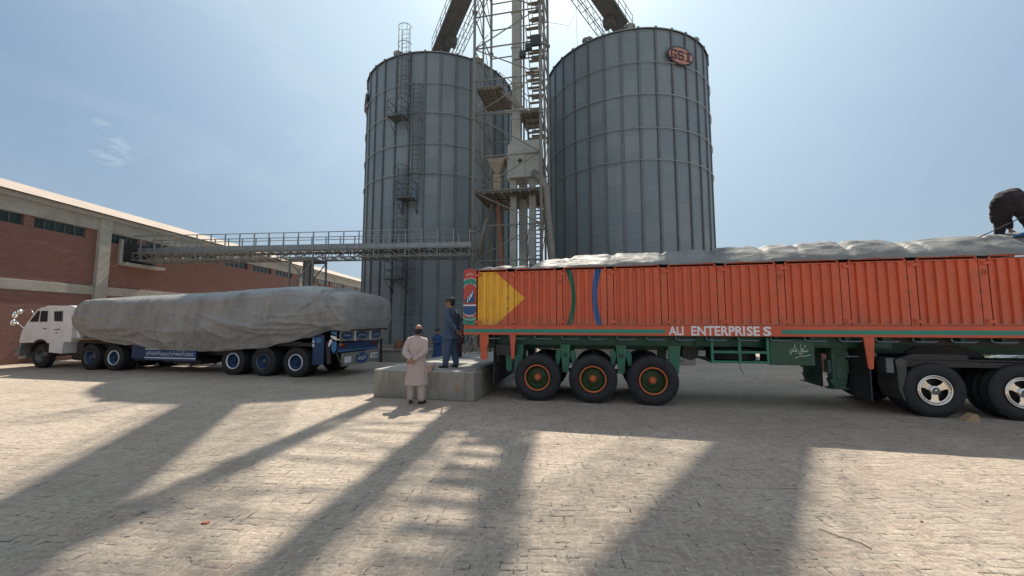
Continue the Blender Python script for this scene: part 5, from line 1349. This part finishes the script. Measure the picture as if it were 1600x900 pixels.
def person(label, loc, rz, J, col, scale=1, hem=.42, hat=None, bald=False, kam_w=1., slack='shalwar', seed=0, group=None, short=False, beard=False, skipk=False):
    root = thing('person', label, 'person', loc, rz, group); root.scale = (scale,)*3
    P = {k: Vector(v) for k, v in J.items()}
    Hd = P['head']; hx = (P.get('face', V(0, 1, 0))).normalized(); up = P.get('up', V(0, 0, 1)).normalized(); sx = hx.cross(up).normalized(); up = sx.cross(hx).normalized()
    Mh = Matrix((sx, hx, up)).transposed()
    def h(x, y, z): return Hd+Mh @ Vector((x, y, z))
    m = MB()
    m.ell(h(0, -.012, .025), .075, .095, .095, 20, 14, Mh); m.ell(h(0, .015, -.035), .060, .072, .085, 18, 12, Mh)   # skull, jaw
    m.capsule(h(0, .082, .015), h(0, .104, -.028), .010, .016, 8)      # nose
    m.capsule(h(-.022, .083, -.064), h(.022, .083, -.064), .010, .010, 8); m.capsule(h(-.03, .078, .030), h(.03, .078, .030), .012, .012, 8)
    m.ell(h(0, .062, -.098), .028, .024, .020, 10, 8, Mh)
    for s in (-1, 1): m.ell(h(s*.076, -.012, -.005), .010, .022, .032, 10, 8, Mh)
    m.capsule(P['neck']-V(0, 0, .03), h(0, -.02, -.06), .052, .050)
    m.capsule(P['chest'], P['neck'].lerp(P['chest'], .3), .10, .055); m.capsule(P['hip'], P['chest'], .11, .11)
    for s in ('l', 'r'):
        sh, el, wr = P[s+'sh'], P[s+'el'], P[s+'wr']
        m.capsule(sh, el, .040, .034); m.capsule(el, wr, .036, .026)
        hd = P.get(s+'hd', (wr-el)); hand(m, wr, hd, P.get(s+'pn', V(0, 1, 0)), .55, 1 if s == 'l' else -1)
        hp, kn, an = P[s+'hp'], P[s+'kn'], P[s+'an']
        m.capsule(hp, kn, .072, .052); m.capsule(kn, an, .052, .036); m.capsule(P['chest'], sh, .06, .038); m.capsule(P['hip'], hp, .09, .075)
    remesh(m, 'body', M['skin'], root, .0085, smooth_it=1)
    # eyes
    for s in (-1, 1):
        m = MB(); m.ell(h(s*.030, .079, .010), .011, .007, .006, 8, 6, Mh); m.build('eye', M['hair'], root)
    # hair
    m = MB()
    if bald:
        m.ell(h(0, -.030, -.008), .086, .094, .082, 22, 14, Mh); m.ell(h(0, -.045, -.045), .068, .068, .055, 16, 10, Mh)
    else:
        m.ell(h(0, -.024, .038), .080, .092, .088, 20, 14, Mh); m.ell(h(0, -.050, -.01), .070, .060, .065, 16, 10, Mh)
    remesh(m, 'hair', M['hair'], root, .0085, fold=.004, fs=(60, 60, 60))
    if beard:
        m = MB(); m.ell(h(0, .04, -.085), .058, .052, .038, 14, 10, Mh); remesh(m, 'beard', M['hair'], root, .009, fold=.004, fs=(60, 60, 60))
    if hat:
        m = MB()
        c0 = h(0, -.008, .075); T3 = Mh
        ring = []
        for (z, r) in ((-.03, .104), (.03, .104), (.055, .092), (.066, .06), (.068, .002)):
            ring.append([c0+T3 @ Vector((r*.92*cos(2*pi*j/20), r*1.08*sin(2*pi*j/20), z)) for j in range(20)])
        vs = [p for rr in ring for p in rr]; m.add(vs, [(i*20+j, i*20+(j+1) % 20, (i+1)*20+(j+1) % 20, (i+1)*20+j) for i in range(4) for j in range(20)], True)
        m.m = 1
        pk = [c0+T3 @ Vector((.085*sin(R(a)), .088*cos(R(a)), -.018)) for a in range(-60, 61, 15)]+[c0+T3 @ Vector((.080*sin(R(a)), .150*cos(R(a)), -.030)) for a in range(60, -61, -15)]
        m.add(pk+[p+V(0, 0, .006) for p in pk], [list(range(18)), list(range(35, 17, -1))]+[(i, (i+1) % 18, 18+(i+1) % 18, 18+i) for i in range(18)])
        m.build('cap', [M[hat], M[hat]], root)
    # kameez
    ctop, clow = M[col[0]], M[col[1]]
    if not skipk:
        m = MB(); hp, ch, nk = P['hip'], P['chest'], P['neck']; hemc = P.get('hemc', V(hp.x, hp.y, 0))
        rings = [(hem, hemc.x, hemc.y, .262*kam_w, .185*kam_w), (hem+.12, (hemc.x*2+hp.x)/3, (hemc.y*2+hp.y)/3, .245*kam_w, .165*kam_w), ((hem+hp.z)/2, (hemc.x+hp.x)/2, (hemc.y+hp.y)/2, .215*kam_w, .165*kam_w),
                 (hp.z, hp.x, hp.y, .190, .155), (hp.z+.12, (hp.x*2+ch.x)/3, (hp.y*2+ch.y)/3, .178, .140), (ch.z-.04, ch.x, ch.y, .190, .135), (ch.z+.06, (ch.x+nk.x)/2, (ch.y+nk.y)/2, .185, .122),
                 (nk.z-.095, nk.x, nk.y-.005, .150, .105), (nk.z-.045, nk.x, nk.y-.005, .105, .082), (nk.z+.015, nk.x, nk.y, .064, .062)]
        m.loft(rings, 40)
        for s in ('l', 'r'):
            sh, el, wr = P[s+'sh'], P[s+'el'], P[s+'wr']; w2 = el.lerp(wr, .38 if short else .86)
            m.capsule(sh, el, .066, .060, 14); m.capsule(el, w2, .060, .050, 14); m.capsule((nk+V(0, 0, -.075)), sh+V(0,0,-.01), .060, .064, 12); m.capsule((nk+V(0, 0, -.05)), nk.lerp(sh, .55), .05, .055, 12)
        remesh(m, 'kameez', ctop, root, .011, fold=.019, fs=(12, 12, 2.4), smooth_it=3, seed=seed)
    # trousers
    m = MB(); big = 1.25 if slack == 'shalwar' else 1.0
    for s in ('l', 'r'):
        hp, kn, an = P[s+'hp'], P[s+'kn'], P[s+'an']
        m.capsule(hp, kn, .098*big*.95, .078*big, 14); m.capsule(kn, an+V(0, 0, .035), .078*big, .060*big, 14)
    m.capsule(P['hip'], (P['lhp']+P['rhp'])/2, .14, .12)
    remesh(m, 'shalwar' if slack == 'shalwar' else 'trousers', clow, root, .012, fold=.012, fs=(14, 14, 3), smooth_it=2, seed=seed+5)
    for s in ('l', 'r'):
        an = P[s+'an']; t = P.get(s+'toe', V(0, 1, 0)).normalized(); upv = P.get(s+'up', V(0, 0, 1)).normalized(); m = MB()
        heel = an-t*.05-upv*.045; ball = an+t*.11-upv*.055; toe = an+t*.165-upv*.058
        m.capsule(heel, ball, .034, .036); m.capsule(ball, toe, .036, .026); m.capsule(an-upv*.005, an-upv*.03+t*.03, .04, .04)
        sx_ = t.cross(upv)
        m.capsule(ball+sx_*.018, toe+sx_*.010, .026, .02); m.capsule(ball-sx_*.018, toe-sx_*.010, .026, .02)
        o = remesh(m, 'shoe', M['leather'], root, .009, smooth_it=1)
    return root
def stand(**k):
    J = dict(head=(0,.015,1.585), neck=(0,-.01,1.455), chest=(0,0,1.27), hip=(0,0,.95), lsh=(-.168,-.01,1.37), rsh=(.168,-.01,1.37), lel=(-.24,-.03,1.11), rel=(.24,-.03,1.11), lwr=(-.25,.06,.88), rwr=(.25,.06,.88),
             lhp=(-.095,0,.90), rhp=(.095,0,.90), lkn=(-.105,.015,.49), rkn=(.105,.015,.49), lan=(-.11,-.02,.088), ran=(.11,-.02,.088), lhd=(0,.1,-1), rhd=(0,.1,-1))
    J.update(k); return J
# man in beige, hands clasped behind his back
person('balding man in a long beige kameez, hands clasped behind him, standing on the paving', (-2.09, 8.80, 0), R(-4),
       stand(head=(.03,.02,1.585), face=(.16,1,.12), up=(0,-.12,1), lsh=(-.175,-.01,1.365), rsh=(.175,-.01,1.365), lel=(-.245,-.09,1.11), rel=(.225,-.11,1.12), lwr=(-.07,-.215,.975), rwr=(-.01,-.225,.955), lhd=(.75,-.12,-.55), rhd=(-.80,-.10,-.45), lpn=(0,-1,0), rpn=(0,-1,0),
             lan=(-.12,.0,.088), ran=(.13,-.05,.088), rtoe=(.35,1,0), ltoe=(-.2,1,0), rkn=(.115,.0,.49)), ('kurta', 'kurta'), hem=.40, bald=True, seed=1)
person('man in slate blue clothes and dark cap standing on the concrete platform', (-1.50, 9.86, .645), R(62),
       stand(head=(0,.045,1.585), face=(-.15,1,.03), lel=(-.27,-.13,1.13), rel=(.25,-.15,1.12), lwr=(-.12,-.25,.92), rwr=(.03,-.27,.90), lhd=(.7,-.1,-.65), rhd=(-.2,-.1,-1), lpn=(0,-1,0), rpn=(0,-1,0), ltoe=(-.2,1,0), rtoe=(.2,1,0),
             lan=(-.12,.07,.088), ran=(.13,-.06,.088)), ('bluecloth', 'bluecloth'), hem=.70, hat='black', seed=2, kam_w=.98)
person('man in deep blue clothes and cap, on the ground beyond the concrete platform', (-2.86, 15.4, 0), R(150),
       stand(head=(0,.03,1.585), face=(0,1,-.25), lel=(-.25,.02,1.12), rel=(.25,.02,1.12), lwr=(-.08,.22,1.14), rwr=(.10,.24,1.12), lhd=(.3,1,.1), rhd=(-.3,1,.1)), ('bluecloth2', 'bluecloth2'), scale=.89, hem=.45, hat='black', seed=3)
person('man in dark maroon clothes mostly hidden behind the slate blue man on the platform', (-1.70, 12.9, .645), R(100),
       stand(head=(0,.20,1.44), neck=(0,.10,1.37), chest=(0,.03,1.24), lsh=(-.18,.04,1.35), rsh=(.18,.04,1.35), face=(0,1,-.4), lwr=(-.2,.15,.9), rwr=(.2,.15,.9)), ('maroon', 'maroon'), scale=.97, hem=.45, seed=4)
person('person in black trousers walking behind the wrapped truck, only the legs visible below it', (-12.65, 16.55, 0), R(88),
       stand(lkn=(-.10,.20,.50), lan=(-.11,.33,.09), rkn=(.10,-.10,.48), ran=(.11,-.40,.19), rup=(0,.75,.66), rtoe=(0,.66,-.75), lel=(-.24,-.12,1.12), lwr=(-.25,-.2,.9), rel=(.24,.08,1.12), rwr=(.25,.25,.95)), ('darkcloth', 'darkcloth'), hem=.80, slack='trousers', seed=5)
# man bending on the cover of the orange trailer
c, s_ = cos(OA), sin(OA)
def OW(t, y, z): return (OL[0]+t*c-y*s_, OL[1]+t*s_+y*c, z)
bx_, by_, bz_ = OW(6.78, .60, 3.36)
bend = dict(head=(.0, .78, .60), neck=(0, .64, .69), chest=(0, .42, .80), hip=(0, -.0, .80), face=(0, .5, -1), up=(0, 1, .3), lsh=(-.19,.54,.76), rsh=(.19,.54,.76), lel=(-.23,.45,.50), rel=(.31,.34,.60), lwr=(-.18,.40,.27), rwr=(.28,.10,.47), lhd=(0,.2,-1), rhd=(0,-.9,-.35),
            lhp=(-.10,-.02,.76), rhp=(.10,-.02,.76), lkn=(-.13,.06,.42), rkn=(.13,.22,.44), lan=(-.14,.0,.088), ran=(.15,.34,.10))
pr_ = person('man in dark clothes bending over on top of the orange trailer, holding a rope', (bx_, by_, bz_), R(-78), bend, ('browncloth', 'darkcloth'), skipk=True, seed=6)
m = MB(); m.capsule((0,-.03,.82), (0,.22,.90), .155, .145, 20); m.capsule((0,.20,.90), (0,.54,.78), .145, .13, 20)
m.capsule((0,-.05,.78), (0,-.02,.60), .165, .14, 20); m.capsule((-.1,-.02,.7), (-.13,.0,.46), .12, .115, 16); m.capsule((.1,.02,.7), (.13,.14,.50), .12, .105, 16)
for s in ('l', 'r'):
    m.capsule((0,.52,.78), bend[s+'sh'], .11, .085, 12); m.capsule(bend[s+'sh'], bend[s+'el'], .08, .065, 12); m.capsule(bend[s+'el'], Vector(bend[s+'el']).lerp(Vector(bend[s+'wr']), .8), .065, .05, 12)
remesh(m, 'kameez', M['browncloth'], pr_, .012, fold=.016, fs=(9, 4, 9), smooth_it=2, seed=8)
m = MB(); a = Vector((bx_+.055, by_-.275, bz_+.445)); b = Vector(OW(6.12, .50, 3.38)); pts = [a.lerp(b, i/10)+Vector((0, 0, -.015*sin(pi*i/10))) for i in range(11)]
m.tube(pts, .010, 6); tag(m.build('rope', M['black']), 'dark rope held taut by the man bending on the trailer cover', 'rope')
m = MB()
def bl(u, v):
    p = OW(6.6+u*1.2, .25+v*1.1, 0); t = 6.6+u*1.2; return (p[0], p[1], 3.47+.05*noise.noise(Vector((u*4, v*4, 2)))+.03*noise.noise(Vector((u*9, v*9, 1)))-.12*abs(v-.5)**1.5-.05*(1-min(1, u*4)))
m.grid(30, 30, bl); tag(m.build('blue_sheet', M['bluetarp']), 'folded blue sheet under the feet of the man on the trailer', 'sheet')
# bundle on the platform edge
bd_ = MB(); bd_.capsule((.0,.03,.05), (.05,.16,.06), .075, .07, 16); bd_.capsule((.0,.0,.03), (-.02,-.02,-.06), .06, .05, 14)
bo = remesh(bd_, 'cloth_bundle', M['pinkcloth'], None, .012, fold=.018, fs=(12, 12, 12)); bo.location = (-1.90, 9.27, .67); tag(bo, 'rolled pale pink cloth bundle lying on the front edge of the concrete platform', 'cloth bundle')
# prop rope at trailer rear
m = MB(); m.tube([(-1.16, 9.45, 2.16), (-1.22, 9.55, 1.95), (-1.30, 9.75, 1.62)], .012, 6); tag(m.build('green_rope', M['teal']), 'green rope slanting down from the rear corner of the orange trailer', 'rope')
